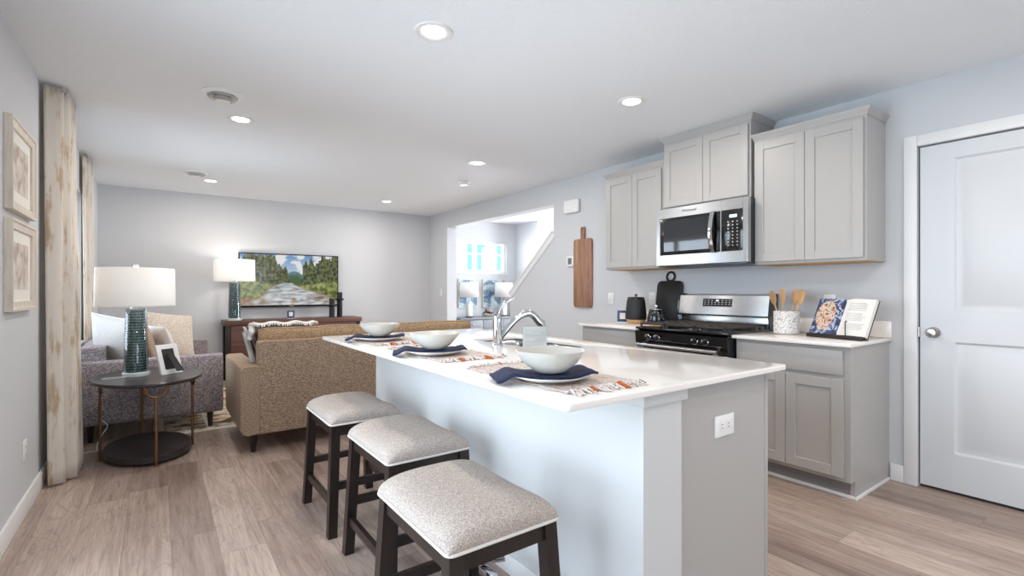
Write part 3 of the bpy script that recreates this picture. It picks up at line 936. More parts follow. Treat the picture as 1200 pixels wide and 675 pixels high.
def microwave():
    y0, y1, z0, z1, xf = 1.792, 2.556, 1.385, 1.838, 3.305
    t = thing('microwave_oven', 'stainless over the range microwave with black glass door', 'microwave', (XR, (y0 + y1) / 2, z0))
    obj('body', B().box(xf + 0.045, XR - 0.002, y0 + 0.004, y1 - 0.004, z0 + 0.004, z1 - 0.002, 0.003), M['black'], t)
    ys = y0 + 0.20            # split between door and control side
    fr = B()
    def frame(a, c, q0, q1, ia, ic, iq0, iq1):
        fr.box(xf, xf + 0.045, a, ia, q0, q1, 0.002, 1).box(xf, xf + 0.045, ic, c, q0, q1, 0.002, 1)
        fr.box(xf, xf + 0.045, ia, ic, q0, iq0, 0.002, 1).box(xf, xf + 0.045, ia, ic, iq1, q1, 0.002, 1)
    wz0, wz1 = z0 + 0.082, z1 - 0.078
    frame(ys, y1, z0, z1, ys + 0.001, y1 - 0.035, wz0, wz1)
    d = obj('door', fr, M['steel'], t)
    obj('door_window', B().box(xf + 0.003, xf + 0.03, ys + 0.001, y1 - 0.035, wz0, wz1, 0.002), M['black'], d)
    obj('window_surround', B().box(xf + 0.002, xf + 0.0035, ys + 0.09, y1 - 0.07, wz0 + 0.028, wz1 - 0.02), plain('screened window', '24262a', 0.05, coat=0.8), d)
    # handle: bowed bar
    hp = []
    for i in range(13):
        s_ = i / 12; hp.append((xf - 0.012 - 0.035 * math.sin(PI * s_), ys + 0.055, wz0 - 0.005 + (wz1 - wz0 + 0.01) * s_))
    hb = B()
    rs = []
    for (x, y, z) in hp: rs.append([(x - 0.007, y - 0.016, z), (x - 0.009, y, z), (x - 0.007, y + 0.016, z), (x + 0.005, y + 0.016, z), (x + 0.005, y - 0.016, z)])
    hb.rings(rs)
    hb.box(xf - 0.012, xf + 0.002, ys + 0.045, ys + 0.065, wz0, wz0 + 0.02).box(xf - 0.012, xf + 0.002, ys + 0.045, ys + 0.065, wz1 - 0.02, wz1)
    obj('door_handle', hb, M['chrome'], d)
    fr = B(); frame(y0, ys - 0.002, z0, z1, y0 + 0.035, ys - 0.003, wz0, wz1)
    c = obj('control_side', fr, M['steel'], t)
    obj('control_glass', B().box(xf + 0.003, xf + 0.03, y0 + 0.035, ys - 0.003, wz0, wz1, 0.002), M['black'], c)
    kb = B()
    for r in range(8):
        for k in range(3):
            y = ys - 0.055 - k * 0.034; z = wz1 - 0.085 - r * 0.024
            w = 0.008 if r % 3 else 0.010
            kb.box(xf + 0.0022, xf + 0.003, y - w / 2, y + w / 2, z - 0.004, z + 0.004)
    obj('keypad', kb, plain('grey key legends', 'b8bcc0', 0.5), c)
    obj('clock', B().box(xf + 0.0022, xf + 0.003, ys - 0.12, ys - 0.065, wz1 - 0.055, wz1 - 0.035), plain('blue clock', 'cfeaff', 0.5, emit='bfe4ff', es=1.2), c)
    tm = text_mesh('Whirlpool', 0.030)
    tm.xform(Matrix.Translation((xf - 0.0002, (ys + y1) / 2 - 0.02, z1 - 0.036)) @ Matrix(((0, 0, -1, 0), (-1, 0, 0, 0), (0, 1, 0, 0), (0, 0, 0, 1))))
    obj('maker_logo', tm, M['blackm'], d, smooth=0)
    obj('vent_underside', B().box(xf + 0.01, XR - 0.01, y0 + 0.01, y1 - 0.01, z0 - 0.012, z0 + 0.004, 0.003), plain('grey steel underside', '5c5f63', 0.4, 0.8), t)


microwave()


# ------------------------------------------------------------------ island
IX0, IX1, IY0, IY1 = 1.196, 1.962, 0.985, 3.225
def island():
    t = thing('kitchen_island', 'long grey kitchen island with plain seating side and outlet on its end', 'kitchen island', ((IX0 + IX1) / 2, (IY0 + IY1) / 2, 0))
    wm_ = M['wall']
    obj('half_wall', B().box(IX0, IX0 + 0.19, IY0 - 0.012, IY1, 0, 0.869), M['island_wall'], t)
    c = B()
    x0, x1, y0, y1 = IX0, IX0 + 0.19, IY0 - 0.012, IY1
    def R(o, z): return [(x0 - o, y0 - o, z), (x1 + 0.012 + o * 0.4, y0 - o, z), (x1 + 0.012 + o * 0.4, y1 + o, z), (x0 - o, y1 + o, z)]
    c = B().rings([R(0.001, 0.829), R(0.010, 0.829), R(0.012, 0.833), R(0.012, 0.869), R(0.001, 0.869)], True, True)
    obj('cap_moulding', c, M['island_wall'], t)
    obj('end_panel', B().box(IX0 + 0.19, IX1 - 0.019, IY0, IY0 + 0.018, 0.0, 0.869), M['cab'], t, 'greige end panel')
    obj('end_panel', B().box(IX0 + 0.19, IX1 - 0.019, IY1 - 0.018, IY1, 0.0, 0.869), M['cab'], t, 'greige end panel')
    obj('stile', B().box(IX1 - 0.019, IX1, IY0 - 0.004, IY0 + 0.04, 0.0, 0.869, 0.002), M['cab'], t)
    obj('stile', B().box(IX1 - 0.019, IX1, IY1 - 0.04, IY1 + 0.004, 0.0, 0.869, 0.002), M['cab'], t)
    obj('face_frame', B().box(IX1 - 0.035, IX1 - 0.0195, IY0 + 0.018, IY1 - 0.018, 0.105, 0.869), M['cab'], t)
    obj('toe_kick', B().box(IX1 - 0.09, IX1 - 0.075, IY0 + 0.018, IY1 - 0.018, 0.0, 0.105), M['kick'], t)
    n = 5
    ya, yb = IY0 + 0.045, IY1 - 0.045
    for i in range(n):
        a = ya + (yb - ya) * i / n + 0.002; c_ = ya + (yb - ya) * (i + 1) / n - 0.002
        s = shaker(a, c_, 0.128, 0.846, 0)
        s.xform(Matrix.Translation((IX1, 0, 0)) @ Matrix.Scale(-1, 4, (1, 0, 0)))
        obj('door', s, M['cab'], t)
    obj('baseboard', B().box(IX0 - 0.012, IX0, IY0 - 0.024, IY1 + 0.012, 0, 0.08, 0.003).box(IX0 - 0.012, IX0 + 0.19, IY0 - 0.024, IY0 - 0.012, 0, 0.0005), M['white'], t, 'white baseboard')
    # outlet in the end panel, lying on its side
    cx, cz = 1.652, 0.70; Y = IY0
    o = obj('outlet', B().box(cx - 0.060, cx + 0.060, Y - 0.006, Y, cz - 0.038, cz + 0.038, 0.002), M['plastic'], t, 'white double outlet')
    for s_ in (-1, 1):
        f = B().box(cx + s_ * 0.020 - 0.014, cx + s_ * 0.020 + 0.014, Y - 0.008, Y - 0.006, cz - 0.017, cz + 0.017, 0.001)
        f2 = B()
        obj('socket', f, M['white'], o)
        for a in (-0.007, 0.005): f2.box(cx + s_ * 0.02 - 0.005, cx + s_ * 0.02 + 0.004, Y - 0.0086, Y - 0.0079, cz + a, cz + a + 0.002)
        obj('slots', f2, M['blackm'], o)


M['island_wall'] = speckle('island wall paint', 'cfd0d0', 0.7, 160, 0.004, 0.03)
island()

SX0, SX1, SY0, SY1 = 1.55, 1.912, 1.86, 2.58
CX0, CX1, CY0, CY1 = 0.853, 2.035, 0.94, 3.27
def curve_plate(outer, holes, z0, z1, bev=0.0):
    cu = bpy.data.curves.new('pl', 'CURVE'); cu.dimensions = '2D'; cu.fill_mode = 'BOTH'
    for poly in [outer] + holes:
        sp = cu.splines.new('POLY'); sp.points.add(len(poly) - 1); sp.use_cyclic_u = True
        for p, (x, y) in zip(sp.points, poly): p.co = (x, y, 0, 1)
    cu.extrude = (z1 - z0) / 2 - bev; cu.bevel_depth = bev; cu.bevel_resolution = 2; cu.offset = -bev
    o = bpy.data.objects.new('pl', cu); C.objects.link(o)
    bpy.context.view_layer.update()
    me = bpy.data.meshes.new_from_object(o.evaluated_get(bpy.context.evaluated_depsgraph_get()))
    b = B(); b.bm.from_mesh(me); b.xform(Matrix.Translation((0, 0, (z0 + z1) / 2)))
    bpy.data.objects.remove(o); bpy.data.curves.remove(cu); bpy.data.meshes.remove(me)
    return b


mid = 2.19
b = curve_plate(rrect(CX1 - CX0, CY1 - CY0, 0.02, (CX0 + CX1) / 2, (CY0 + CY1) / 2),
                [rrect(SX1 - SX0, SY1 - SY0, 0.03, (SX0 + SX1) / 2, (SY0 + SY1) / 2)], 0.869, 0.889, 0.003)
tag(obj('island_countertop', b, M['quartz']), 'large white quartz slab on the island, set with bowls', 'countertop')
t = thing('kitchen_sink', 'stainless undermount double bowl sink in the island', 'sink', ((SX0 + SX1) / 2, (SY0 + SY1) / 2, 0.66))
for (a, c) in ((SY0 - 0.004, mid - 0.012), (mid + 0.012, SY1 + 0.004)):
    cx, cy = (SX0 + SX1) / 2, (a + c) / 2; W_, H_ = SX1 - SX0 + 0.008, c - a
    rs = []
    for (w, h, r, z) in ((W_, H_, 0.035, 0.868), (W_ - 0.01, H_ - 0.01, 0.035, 0.80), (W_ - 0.03, H_ - 0.03, 0.04, 0.69), (W_ - 0.09, H_ - 0.09, 0.04, 0.672), (0.09, 0.09, 0.04, 0.668)):
        rs.append([(x, y, z) for x, y in rrect(w, h, r, cx, cy)])
    bo = obj('basin', B().rings(rs, False, True), M['steelx'], t, solid=0.0015)
    obj('drain', B().lathe([(0.042, 0), (0.04, 0.004), (0.03, 0.002), (0, 0.001)], (cx, cy, 0.668), 24), M['chrome'], bo)
obj('divider', B().box(SX0 + 0.004, SX1 - 0.004, mid - 0.013, mid + 0.013, 0.835, 0.862, 0.006, 3), M['steelx'], t)


def faucet():
    x, y, z = 1.475, 2.175, 0.889
    t = thing('kitchen_faucet', 'chrome single lever pull out kitchen faucet behind the sink', 'faucet', (x, y, z))
    obj('body', B().lathe([(0.031, 0), (0.031, 0.004), (0.025, 0.012), (0.024, 0.09), (0.026, 0.13), (0.024, 0.155), (0.017, 0.172), (0.0, 0.178)], (x, y, z), 28), M['chrome'], t)
    pts = []; rad = []
    for i in range(19):
        s_ = i / 18
        px = x + 0.012 + 0.225 * s_; pz = z + 0.035 + 0.138 * math.sin(min(1, s_ / 0.80) * PI / 2) - (0.045 * ((s_ - 0.72) / 0.28) ** 2 if s_ > 0.72 else 0)
        pts.append((px, y - 0.05 * s_, pz)); rad.append(0.0165 + (0.004 if s_ > 0.6 else 0.0))
    px, py, pz = pts[-1]
    pts += [(px + 0.020, py - 0.004, pz - 0.016), (px + 0.028, py - 0.005, pz - 0.034)]; rad += [0.0245, 0.021]
    obj('spout', B().tube(pts, rad, 18), M['chrome'], t)
    hp = [(x + 0.002, y, z + 0.165), (x + 0.008, y - 0.003, z + 0.19), (x + 0.022, y - 0.008, z + 0.212), (x + 0.045, y - 0.016, z + 0.228), (x + 0.075, y - 0.026, z + 0.245), (x + 0.09, y - 0.03, z + 0.258)]
    obj('lever', B().tube(hp, [0.016, 0.013, 0.009, 0.0065, 0.0055, 0.006], 12), M['chrome'], t)


faucet()
# white display block beside the faucet
t = thing('sign_holder', 'blank white upright acrylic sign holder beside the faucet', 'sign holder', (1.50, 1.885, 0.889), math.radians(-36), local=True)
obj('card', B().box(-0.058, 0.058, -0.004, 0.004, 0.004, 0.118, 0.002), M['frost'], t)
obj('acrylic_sleeve', B().box(-0.062, 0.062, -0.0065, -0.0045, 0.001, 0.124).box(-0.062, 0.062, 0.0045, 0.0065, 0.001, 0.124).box(-0.062, 0.062, -0.028, 0.028, 0.0, 0.002), M['acrylic'], t)


# place settings
def place_setting(i, bx, by, which):
    # placemat
    my = (1.31, 2.075, 2.82)[i]; mx = 1.095
    m = thing('placemat', 'woven beige placemat with tasselled ends, ' + which, 'placemat', (mx, my, 0.889), 0.0, 'woven placemats on the island', local=True)
    hw, hl = 0.155, 0.275
    def fn(u, v):
        x = -hw + 2 * hw * u; y = -hl + 2 * hl * v
        return (x + 0.004 * math.sin(9 * v * PI + i), y, 0.0035 + 0.0008 * math.sin(70 * u) * math.sin(40 * v))
    obj('weave', B().surf(fn, 24, 40), M['mat_woven'], m, solid=0.004)
    for e in (-1, 1):
        tb = B(); tos = {}; rnd = random.Random(i * 7 + e + 3)
        n = 34
        for k in range(n):
            x = -hw + 0.004 + (2 * hw - 0.008) * k / (n - 1)
            orange = (k in ((9, 10, 22, 23) if e < 0 else (16,)))
            b_ = tos.setdefault(k // 6, B()) if orange else tb
            dx = rnd.uniform(-0.012, 0.012); L_ = rnd.uniform(0.028, 0.055)
            b_.tube([(x, e * (hl - 0.006), 0.006), (x + dx * 0.3, e * (hl + 0.006), 0.0085 + rnd.uniform(0, 0.004)), (x + dx * 0.7, e * (hl + L_ * 0.6), 0.0055), (x + dx, e * (hl + L_), 0.0035)],
                    [0.003, 0.0042, 0.003, 0.0016] if not orange else [0.004, 0.006, 0.0055, 0.002], 6)
        obj('fringe', tb, M['tassel'], m)
        for to in tos.values(): obj('tassel', to, M['tassel_o'], m, 'orange yarn tassel')
    z = 0.889 + 0.007
    tag(obj('plate', B().lathe([(0.06, 0), (0.085, 0.003), (0.118, 0.014), (0.128, 0.0195), (0.129, 0.0215), (0.124, 0.0205), (0.085, 0.0075), (0.0, 0.006)], (bx, by, z), 48), M['ceramic_w']),
        'white dinner plate under the napkin, ' + which, 'plate', 'dinner plates on the island')
    # napkin draped across plate
    nb = B()
    ang = -0.42
    def prof(s_):
        a = abs(s_)
        if a < 0.118: return 0.0145 + 0.011 * max(0, (a - 0.05) / 0.068) ** 2
        if a < 0.136: return 0.0262
        k = (a - 0.136) / 0.036
        return 0.0262 - 0.0185 * min(1, k)
    def nf(u, v):
        s_ = (u - 0.5) * 0.37; w = (v - 0.42) * 0.15
        zz = prof(min(0.178, abs(s_) if s_ < 0 else abs(s_) * 0.76)) + 0.0010 * math.sin(w * 90 + s_ * 12)
        x = s_ if s_ < 0 else s_ * 0.76
        return (bx + x * math.cos(ang) - w * math.sin(ang), by + x * math.sin(ang) + w * math.cos(ang), z + 0.0015 + zz)
    nb.surf(nf, 44, 8)
    tag(obj('napkin', nb, M['navy'], solid=0.008), 'folded navy napkin under the bowl, ' + which, 'napkin', 'navy napkins on the island')
    zb = z + 0.0232
    tag(obj('bowl', B().lathe([(0.036, 0), (0.040, 0.001), (0.054, 0.008), (0.086, 0.032), (0.106, 0.058), (0.112, 0.072), (0.1105, 0.0735), (0.107, 0.071), (0.083, 0.034), (0.048, 0.012), (0, 0.009)], (bx, by, zb), 56), M['ceramic']),
        'speckled white cereal bowl, ' + which, 'bowl', 'ceramic bowls on the island')


place_setting(0, 1.03, 1.215, 'at the island setting nearest the camera')
place_setting(1, 1.02, 2.01, 'at the middle setting of the island')
place_setting(2, 1.045, 2.76, 'at the far setting of the island near the sofa')


# ------------------------------------------------------------------ stools
def make_stool():
    t = thing('saddle_stool', 'x', 'stool', (0, 0, 0), 0, 'saddle stools along the island', local=True)
    a, bq, zs = 0.178, 0.238, 0.535       # half depth (x), half width (y), seam height
    def top(u, v, k=1.0):
        p = math.sin((u - 0.5) * PI) ; q = math.sin((v - 0.5) * PI)
        h = 0.058 + 0.030 * q * q
        e = max(0.0, 1 - abs(p) ** 3.2) ** 0.42 * max(0.0, 1 - abs(q) ** 4.5) ** 0.42
        bul = 1 + 0.03 * math.sin(e * PI)
        return (a * p * bul, bq * q * bul, zs + h * e)
    b = B().surf(top, 40, 48)
    b.prism(rrect(2 * a, 2 * bq, 0.02), 'z', zs - 0.006, zs + 0.0005)
    obj('seat', b, M['stool_f'], t, smooth=60)
    obj('piping', B().tube([(x, y, zs - 0.002) for x, y in rrect(2 * a + 0.004, 2 * bq + 0.004, 0.02)], 0.0045, 8, True), M['piping'], t)
    ap = B(); i_ = 0.018
    zt, zb = zs - 0.006, zs - 0.058
    # aprons
    ap.box(-a + i_, a - i_, -bq + 0.012, -bq + 0.034, zb, zt).box(-a + i_, a - i_, bq - 0.034, bq - 0.012, zb, zt)
    ap.box(-a + 0.012, -a + 0.034, -bq + i_, bq - i_, zb, zt).box(a - 0.034, a - 0.012, -bq + i_, bq - i_, zb, zt)
    obj('seat_frame', ap, M['darkwood'], t)
    def legc(sx, sy, z):       # centre of leg at height z
        k = (zt - z) / zt
        return (sx * (a - 0.026 + 0.024 * k), sy * (bq - 0.026 + 0.030 * k), z)
    hw = 0.021
    for sx in (-1, 1):
        for sy in (-1, 1):
            R = lambda z: [(legc(sx, sy, z)[0] + p * hw, legc(sx, sy, z)[1] + q * hw, z) for p, q in ((-1, -1), (1, -1), (1, 1), (-1, 1))]
            obj('leg', B().rings([R(0.0), R(zt)]), M['darkwood'], t)
    for sy in (-1, 1):
        z = 0.235; obj('stretcher', B().bar(legc(-1, sy, z), legc(1, sy, z), 0.02, 0.036), M['darkwood'], t)
    for sx in (-1, 1):
        z = 0.155; obj('stretcher', B().bar(legc(sx, -1, z), legc(sx, 1, z), 0.02, 0.036), M['darkwood'], t)
    return t


st = make_stool()
st.location = (0.752, 1.296, 0)
st['label'] = 'backless saddle stool nearest the camera, grey tweed seat on dark legs'
dup(st, (0.872, 1.985, 0), 0.0, 'middle of the three backless saddle stools, grey tweed seat')
dup(st, (0.852, 2.655, 0), 0.0, 'backless saddle stool farthest from the camera, next to the sofa back')

# folded camera tripod foot seen under the nearest stool
t = thing('tripod_leg', 'black tripod leg with silver clamp on the floor under the nearest stool', 'tripod', (0.9, 1.2, 0.0))
obj('leg_tube', B().tube([(1.02, 1.66, 0.012), (1.0, 1.53, 0.085), (0.985, 1.40, 0.155)], 0.014, 12), M['blackm'], t)
obj('rubber_foot', B().lathe([(0.022, 0), (0.022, 0.012), (0.015, 0.024), (0, 0.026)], (1.02, 1.66, 0), 16), M['blackm'], t)
obj('leg_clamp', B().cyl((0.975, 1.60, 0.150), (1.075, 1.535, 0.165), 0.015, seg=18).box(0.985, 1.02, 1.50, 1.58, 0.105, 0.14, 0.005), M['chrome'], t, 'silver clamp')


# ------------------------------------------------------------------ living room
# rug
b = B().box(0.04, 3.0, 4.93, 6.75, 0.0005, 0.004)
rg = thing('area_rug', 'abstract beige and brown area rug with pale border under the sofas', 'rug', (1.5, 5.8, 0))
obj('rug_pile', b, M['rug'], rg)
obj('rug_border', B().box(-0.03, 3.07, 4.86, 4.93, 0.0005, 0.0045).box(-0.03, 3.07, 6.75, 6.82, 0.0005, 0.0045).box(-0.03, 0.04, 4.93, 6.75, 0.0005, 0.0045).box(3.0, 3.07, 4.93, 6.75, 0.0005, 0.0045)
    .box(0.34, 0.365, 4.93, 6.75, 0.0035, 0.0047), M['rug_edge'], rg, 'pale border')


def rounded(pts_r, n=5):
    """polygon from (x, z, radius) corners"""
    P = []; L_ = len(pts_r)
    for i, (x, z, r) in enumerate(pts_r):
        p = Vector((x, z)); a = Vector(pts_r[i - 1][:2]) - p; c = Vector(pts_r[(i + 1) % L_][:2]) - p
        if r <= 0: P.append((x, z)); continue
        a.normalize(); c.normalize()
        ang = a.angle(c); d = r / math.tan(ang / 2)
        s_, e_ = p + a * d, p + c * d
        for k in range(n + 1):
            t_ = k / n
            q = (1 - t_) ** 2 * s_ + 2 * t_ * (1 - t_) * p + t_ ** 2 * e_
            P.append((q.x, q.y))
    return P


def sofa(label, loc, rotz, L, D, mat, mcush, group, nb=2, hc=0.90, bh=0.81, inset=0.0):
    t = thing('sofa', label, 'sofa', loc, rotz, group, local=True)
    aw, ah, z0 = 0.13, 0.632, 0.135
    for s_ in (0, 1):
        x0, x1 = (0, aw) if s_ == 0 else (L - aw, L)
        if s_ == 0: P = rounded([(x0, z0, 0.05), (x1, z0, 0), (x1, ah, 0.012), (x0, ah, 0.022)])
        else: P = rounded([(x0, z0, 0), (x1, z0, 0.05), (x1, ah, 0.022), (x0, ah, 0.012)])
        obj('armrest', B().prism(P, 'y', 0.0, D, 0.015, 3), mat, t)
    obj('back_panel', B().prism(rounded([(aw - 0.012, z0, 0), (L - aw + 0.012, z0, 0), (L - aw + 0.012, bh, 0.02), (aw - 0.012, bh, 0.02)]), 'y', -0.004, 0.15, 0.012, 3), mat, t)
    obj('seat_base', B().box(aw, L - aw, 0.15, D - 0.03, z0, 0.31, 0.012), mat, t)
    n = nb; w = (L - 2 * aw) / n
    for i in range(n):
        x0 = aw + i * w
        c = B().box(x0 + 0.004, x0 + w - 0.004, 0.28, D - 0.01, 0.31, 0.47, 0.035, 4)
        obj('seat_cushion', c, mcush, t)
        wc = w - inset if i == n - 1 else w
        # plump back cushion, leaning on the back panel and bulging above it
        def fn(u, v, x0=x0, w=wc):
            q = 2 * PI * u
            a = abs(math.cos(q)) ** 0.55 * (1 if math.cos(q) >= 0 else -1)
            bb_ = abs(math.sin(q)) ** 0.55 * (1 if math.sin(q) >= 0 else -1)
            p = math.sin((v - 0.5) * PI); k = (1 - abs(p) ** 9) ** 0.5
            zc = (hc + 0.46) / 2; hz = (hc - 0.46) / 2
            y = 0.205 + 0.095 * a * (0.35 + 0.65 * k) - 0.03 * bb_
            return (x0 + w / 2 + (w / 2 - 0.003) * p, y, zc + hz * bb_ * (0.90 + 0.10 * k) + 0.003 * math.sin(6 * p))
        c = B().surf(fn, 48, 40, closed_u=True)
        bc = obj('back_cushion', c, mcush, t, smooth=60)
        # seam piping over the crown of the cushion
        pts = []
        for k in range(25):
            v = k / 24; x, y, z = fn(0.25 + 0.055, v); pts.append((x, y, z + 0.002))
        obj('piping', B().tube(pts, 0.0035, 6), mat, bc)
    for x in (0.09, L - 0.09):
        for y in (0.06, D - 0.09):
            obj('leg', B().lathe([(0.014, 0.0), (0.015, 0.003), (0.026, z0), (0, z0)], (x, y, 0), 16), M['darkwood'], t)
    return t


def pr_(x, y, z): return (x, y, z)
sofa('long brown tweed sofa seen from behind, between the island and the television', (0.478, 3.965, 0), 0, 2.13, 0.95, M['tweed'], M['tweed_cush'], None)
s2 = sofa('grey violet tweed loveseat under the window on the left', (-0.485, 6.62, 0), -PI / 2, 1.70, 0.945, M['tweed_grey'], M['tweed_grey'], None, hc=0.83, bh=0.74, inset=0.24)

# pillows
def pillow(label, loc, rot, w, h, th, mat, piping=None, group=None, p=2.6):
    t = thing('throw_pillow', label, 'pillow', loc, 0, group, local=True)
    t.rotation_euler = rot
    obj('pillow_cover', B().pillow(w, h, th, p=p), mat, t, smooth=70)
    if piping:
        pts = []
        for k in range(64):
            q = 2 * PI * k / 64
            a = math.copysign(abs(math.cos(q)) ** 0.25, math.cos(q)); b_ = math.copysign(abs(math.sin(q)) ** 0.25, math.sin(q))
            m = max(abs(a), abs(b_)); a /= m; b_ /= m
            pts.append((w / 2 * a * (1 - .05 * (1 - b_ * b_)), 0, h / 2 * b_ * (1 - .05 * (1 - a * a))))
        obj('piping', B().tube(pts, 0.005, 6, True), piping, t)
    return t


R_ = math.radians
pillow('grey linen throw pillow with pale piping, in the near corner of the loveseat', (-0.265, 5.20, 0.74), (R_(10), R_(8), R_(-42)), 0.47, 0.47, 0.15, M['pgrey'], M['piping'])
pillow('tan linen throw pillow behind the grey piped pillow', (-0.10, 5.50, 0.72), (R_(16), R_(0), R_(-80)), 0.45, 0.46, 0.13, M['tan'])
pillow('white throw pillow on the loveseat behind the table lamp', (0.03, 5.74, 0.675), (R_(20), 0, R_(-66)), 0.40, 0.38, 0.12, M['pwhite'])
pillow('beige textured throw pillow with raised ridges at the far end of the loveseat', (0.10, 6.16, 0.725), (R_(-20), R_(8), R_(26)), 0.47, 0.47, 0.14, M['pbeige'])
pillow('brown and white striped pillow at the left end of the brown sofa', (0.685, 4.37, 0.715), (R_(-14), R_(-4), R_(48)), 0.36, 0.42, 0.12, M['stripe'])

# white throw over the brown sofa's back cushions
def throw():
    b = B(); y_c = 4.17
    def fn(u, v):
        x = 0.60 + 0.44 * u
        path = [(0.10, 0.62), (0.102, 0.80), (0.085, 0.90), (0.03, 0.935), (-0.035, 0.925)]
        s_ = v * (len(path) - 1); i = min(int(s_), len(path) - 2); f = s_ - i
        y = path[i][0] * (1 - f) + path[i + 1][0] * f; z = path[i][1] * (1 - f) + path[i + 1][1] * f
        return (x + 0.01 * math.sin(7 * v), 4.20 + y + 0.006 * math.sin(22 * u + 5 * v), z + 0.007 * math.sin(17 * u + 3 * v) )
    b.surf(fn, 40, 30)
    def fold(u, v):
        z = 0.93 - 0.12 * v; y = 4.20 + 0.02 * math.sin(9 * v) + 0.15 * (u - 0.4)
        return (0.592 - 0.015 * math.sin(14 * u) - 0.02 * v, y, z)
    b.surf(fold, 18, 14)
    t = thing('throw_blanket', 'white fringed throw blanket over the left end of the brown sofa', 'blanket', (0.8, 4.2, 0.7))
    obj('blanket', b, M['pwhite'], t, solid=0.008)
    f = B(); rnd = random.Random(4)
    for k in range(40):
        x = 0.60 + 0.44 * k / 39; z = 0.925 + 0.007 * math.sin(17 * k / 39 + 3)
        f.tube([(x, 4.168, z), (x + rnd.uniform(-.006, .006), 4.145, z + 0.004), (x + rnd.uniform(-.01, .01), 4.12, z - 0.012)], 0.003, 5)
    obj('fringe', f, M['pwhite'], t)


throw()


# oval side table
TX, TY, TR = -0.055, 4.46, math.radians(7)
t = thing('side_table', 'oval dark wood side table with bronze legs and low shelf', 'side table', (TX, TY, 0), TR, local=True)
TZ = 0.565
a, c = 0.325, 0.44
obj('tabletop', B().lathe([(0.96, TZ - 0.026), (1.0, TZ - 0.018), (1.0, TZ - 0.004), (0.99, TZ), (0.0, TZ)], (0, 0, 0), 72, sx=a, sy=c), M['tabletop'], t)
obj('shelf', B().lathe([(0.97, 0.018), (1.0, 0.022), (1.0, 0.058), (0.985, 0.064), (0.0, 0.064)], (0, 0, 0), 72, sx=a * 0.80, sy=c * 0.84), M['tabletop'], t)
for (lx, ly) in ((-1, 0), (1, 0), (0, -1), (0, 1)):
    px, py = lx * 0.272, ly * 0.385
    tx, ty = (0, 1) if lx else (1, 0)
    r = 0.062; zc = 0.528
    pts = [(px + tx * (-r), py + ty * (-r), TZ - 0.022)] + [(px + tx * r * math.cos(q), py + ty * r * math.cos(q), zc + r * math.sin(q)) for q in [PI + PI * k / 12 for k in range(13)]] + [(px + tx * r, py + ty * r, TZ - 0.022)]
    lg = B().tube(pts, 0.0085, 10)
    lg.tube([(px, py, 0.0), (px, py, zc - r)], 0.009, 10)
    obj('leg', lg, M['bronze'], t)


def lamp(label, x, y, z, power, group):
    t = thing('table_lamp', label, 'lamp', (x, y, z), 0, group, local=True)
    obj('acrylic_base', B().lathe([(0.082, 0), (0.084, 0.004), (0.084, 0.026), (0.080, 0.030), (0, 0.030)], seg=40), M['acrylic_s'], t)
    obj('column', B().lathe([(0.060, 0.030), (0.062, 0.034), (0.052, 0.47), (0.051, 0.482), (0.0, 0.482)], seg=40), M['teal'], t)
    obj('clear_sleeve', B().lathe([(0.074, 0.028), (0.074, 0.034), (0.063, 0.485), (0.060, 0.490), (0, 0.491)], seg=40), M['acrylic'], t, 'clear outer glass')
    obj('neck', B().lathe([(0.035, 0.4915), (0.035, 0.497), (0.012, 0.500), (0.011, 0.54), (0.018, 0.545), (0.018, 0.575), (0, 0.578)], seg=24), M['nickel'], t)
    s = B().lathe([(0.232, 0.505), (0.236, 0.51), (0.232, 0.775), (0.230, 0.78)], seg=64, cap0=False, cap1=False)
    obj('shade', s, M['shade'], t, solid=0.003)
    h = B()
    for q in (0, 2 * PI / 3, 4 * PI / 3): h.cyl((0, 0, 0.772), (0.230 * math.cos(q), 0.230 * math.sin(q), 0.772), 0.002, seg=6)
    h.tube([(0.0, -0.018, 0.55), (0, -0.05, 0.62), (0, -0.04, 0.73), (0, 0, 0.77), (0, 0.04, 0.73), (0, 0.05, 0.62), (0, 0.018, 0.55)], 0.0025, 6).cyl((0, 0, 0.77), (0, 0, 0.782), 0.004, seg=8)
    obj('harp', h, M['nickel'], t)
    obj('bulb', B().lathe([(0.0, 0.579), (0.014, 0.58), (0.016, 0.60), (0.028, 0.63), (0.026, 0.65), (0.015, 0.665), (0, 0.67)], seg=20), M['lamp_bulb'], t)
    obj('finial', B().lathe([(0.006, 0.78), (0.008, 0.788), (0.017, 0.793), (0.017, 0.803), (0.008, 0.81), (0, 0.811)], seg=20), M['acrylic_s'], t)
    d = bpy.data.lights.new('lamp_light', 'POINT'); d.energy = power; d.color = (1, 0.93, 0.85); d.shadow_soft_size = 0.04
    l = bpy.data.objects.new('lamp_light', d); C.objects.link(l); l.parent = t; l.location = (0, 0, 0.70)
    return t


M['lamp_bulb'] = plain('lit bulb', 'ffffff', 0.5, emit='fff0dc', es=6)
M['acrylic_s'] = plain('frosted acrylic', 'dfe9e9', 0.08, coat=0.6)
l1 = lamp('teal glass column lamp with white drum shade on the oval side table', -0.128, 4.50, TZ, 1.6, 'teal glass column lamps')
cd = B().tube(spline([(-0.05, -0.07, 0.004), (-0.14, -0.10, 0.003), (-0.19, -0.06, 0.003), (-0.14, -0.035, 0.003), (-0.06, -0.05, 0.003)]), 0.0025, 6)
obj('cord', cd, M['plastic'], l1, 'white cord')
cd = B().tube(spline([(-0.345, 4.62, 0.3), (-0.33, 4.64, 0.24), (-0.30, 4.66, 0.19), (-0.33, 4.66, 0.13), (-0.36, 4.66, 0.05), (-0.34, 4.66, 0.006), (-0.22, 4.60, 0.005), (-0.16, 4.64, 0.02), (-0.20, 4.70, 0.04), (-0.30, 4.72, 0.01), (-0.44, 4.70, 0.005)]), 0.003, 6)
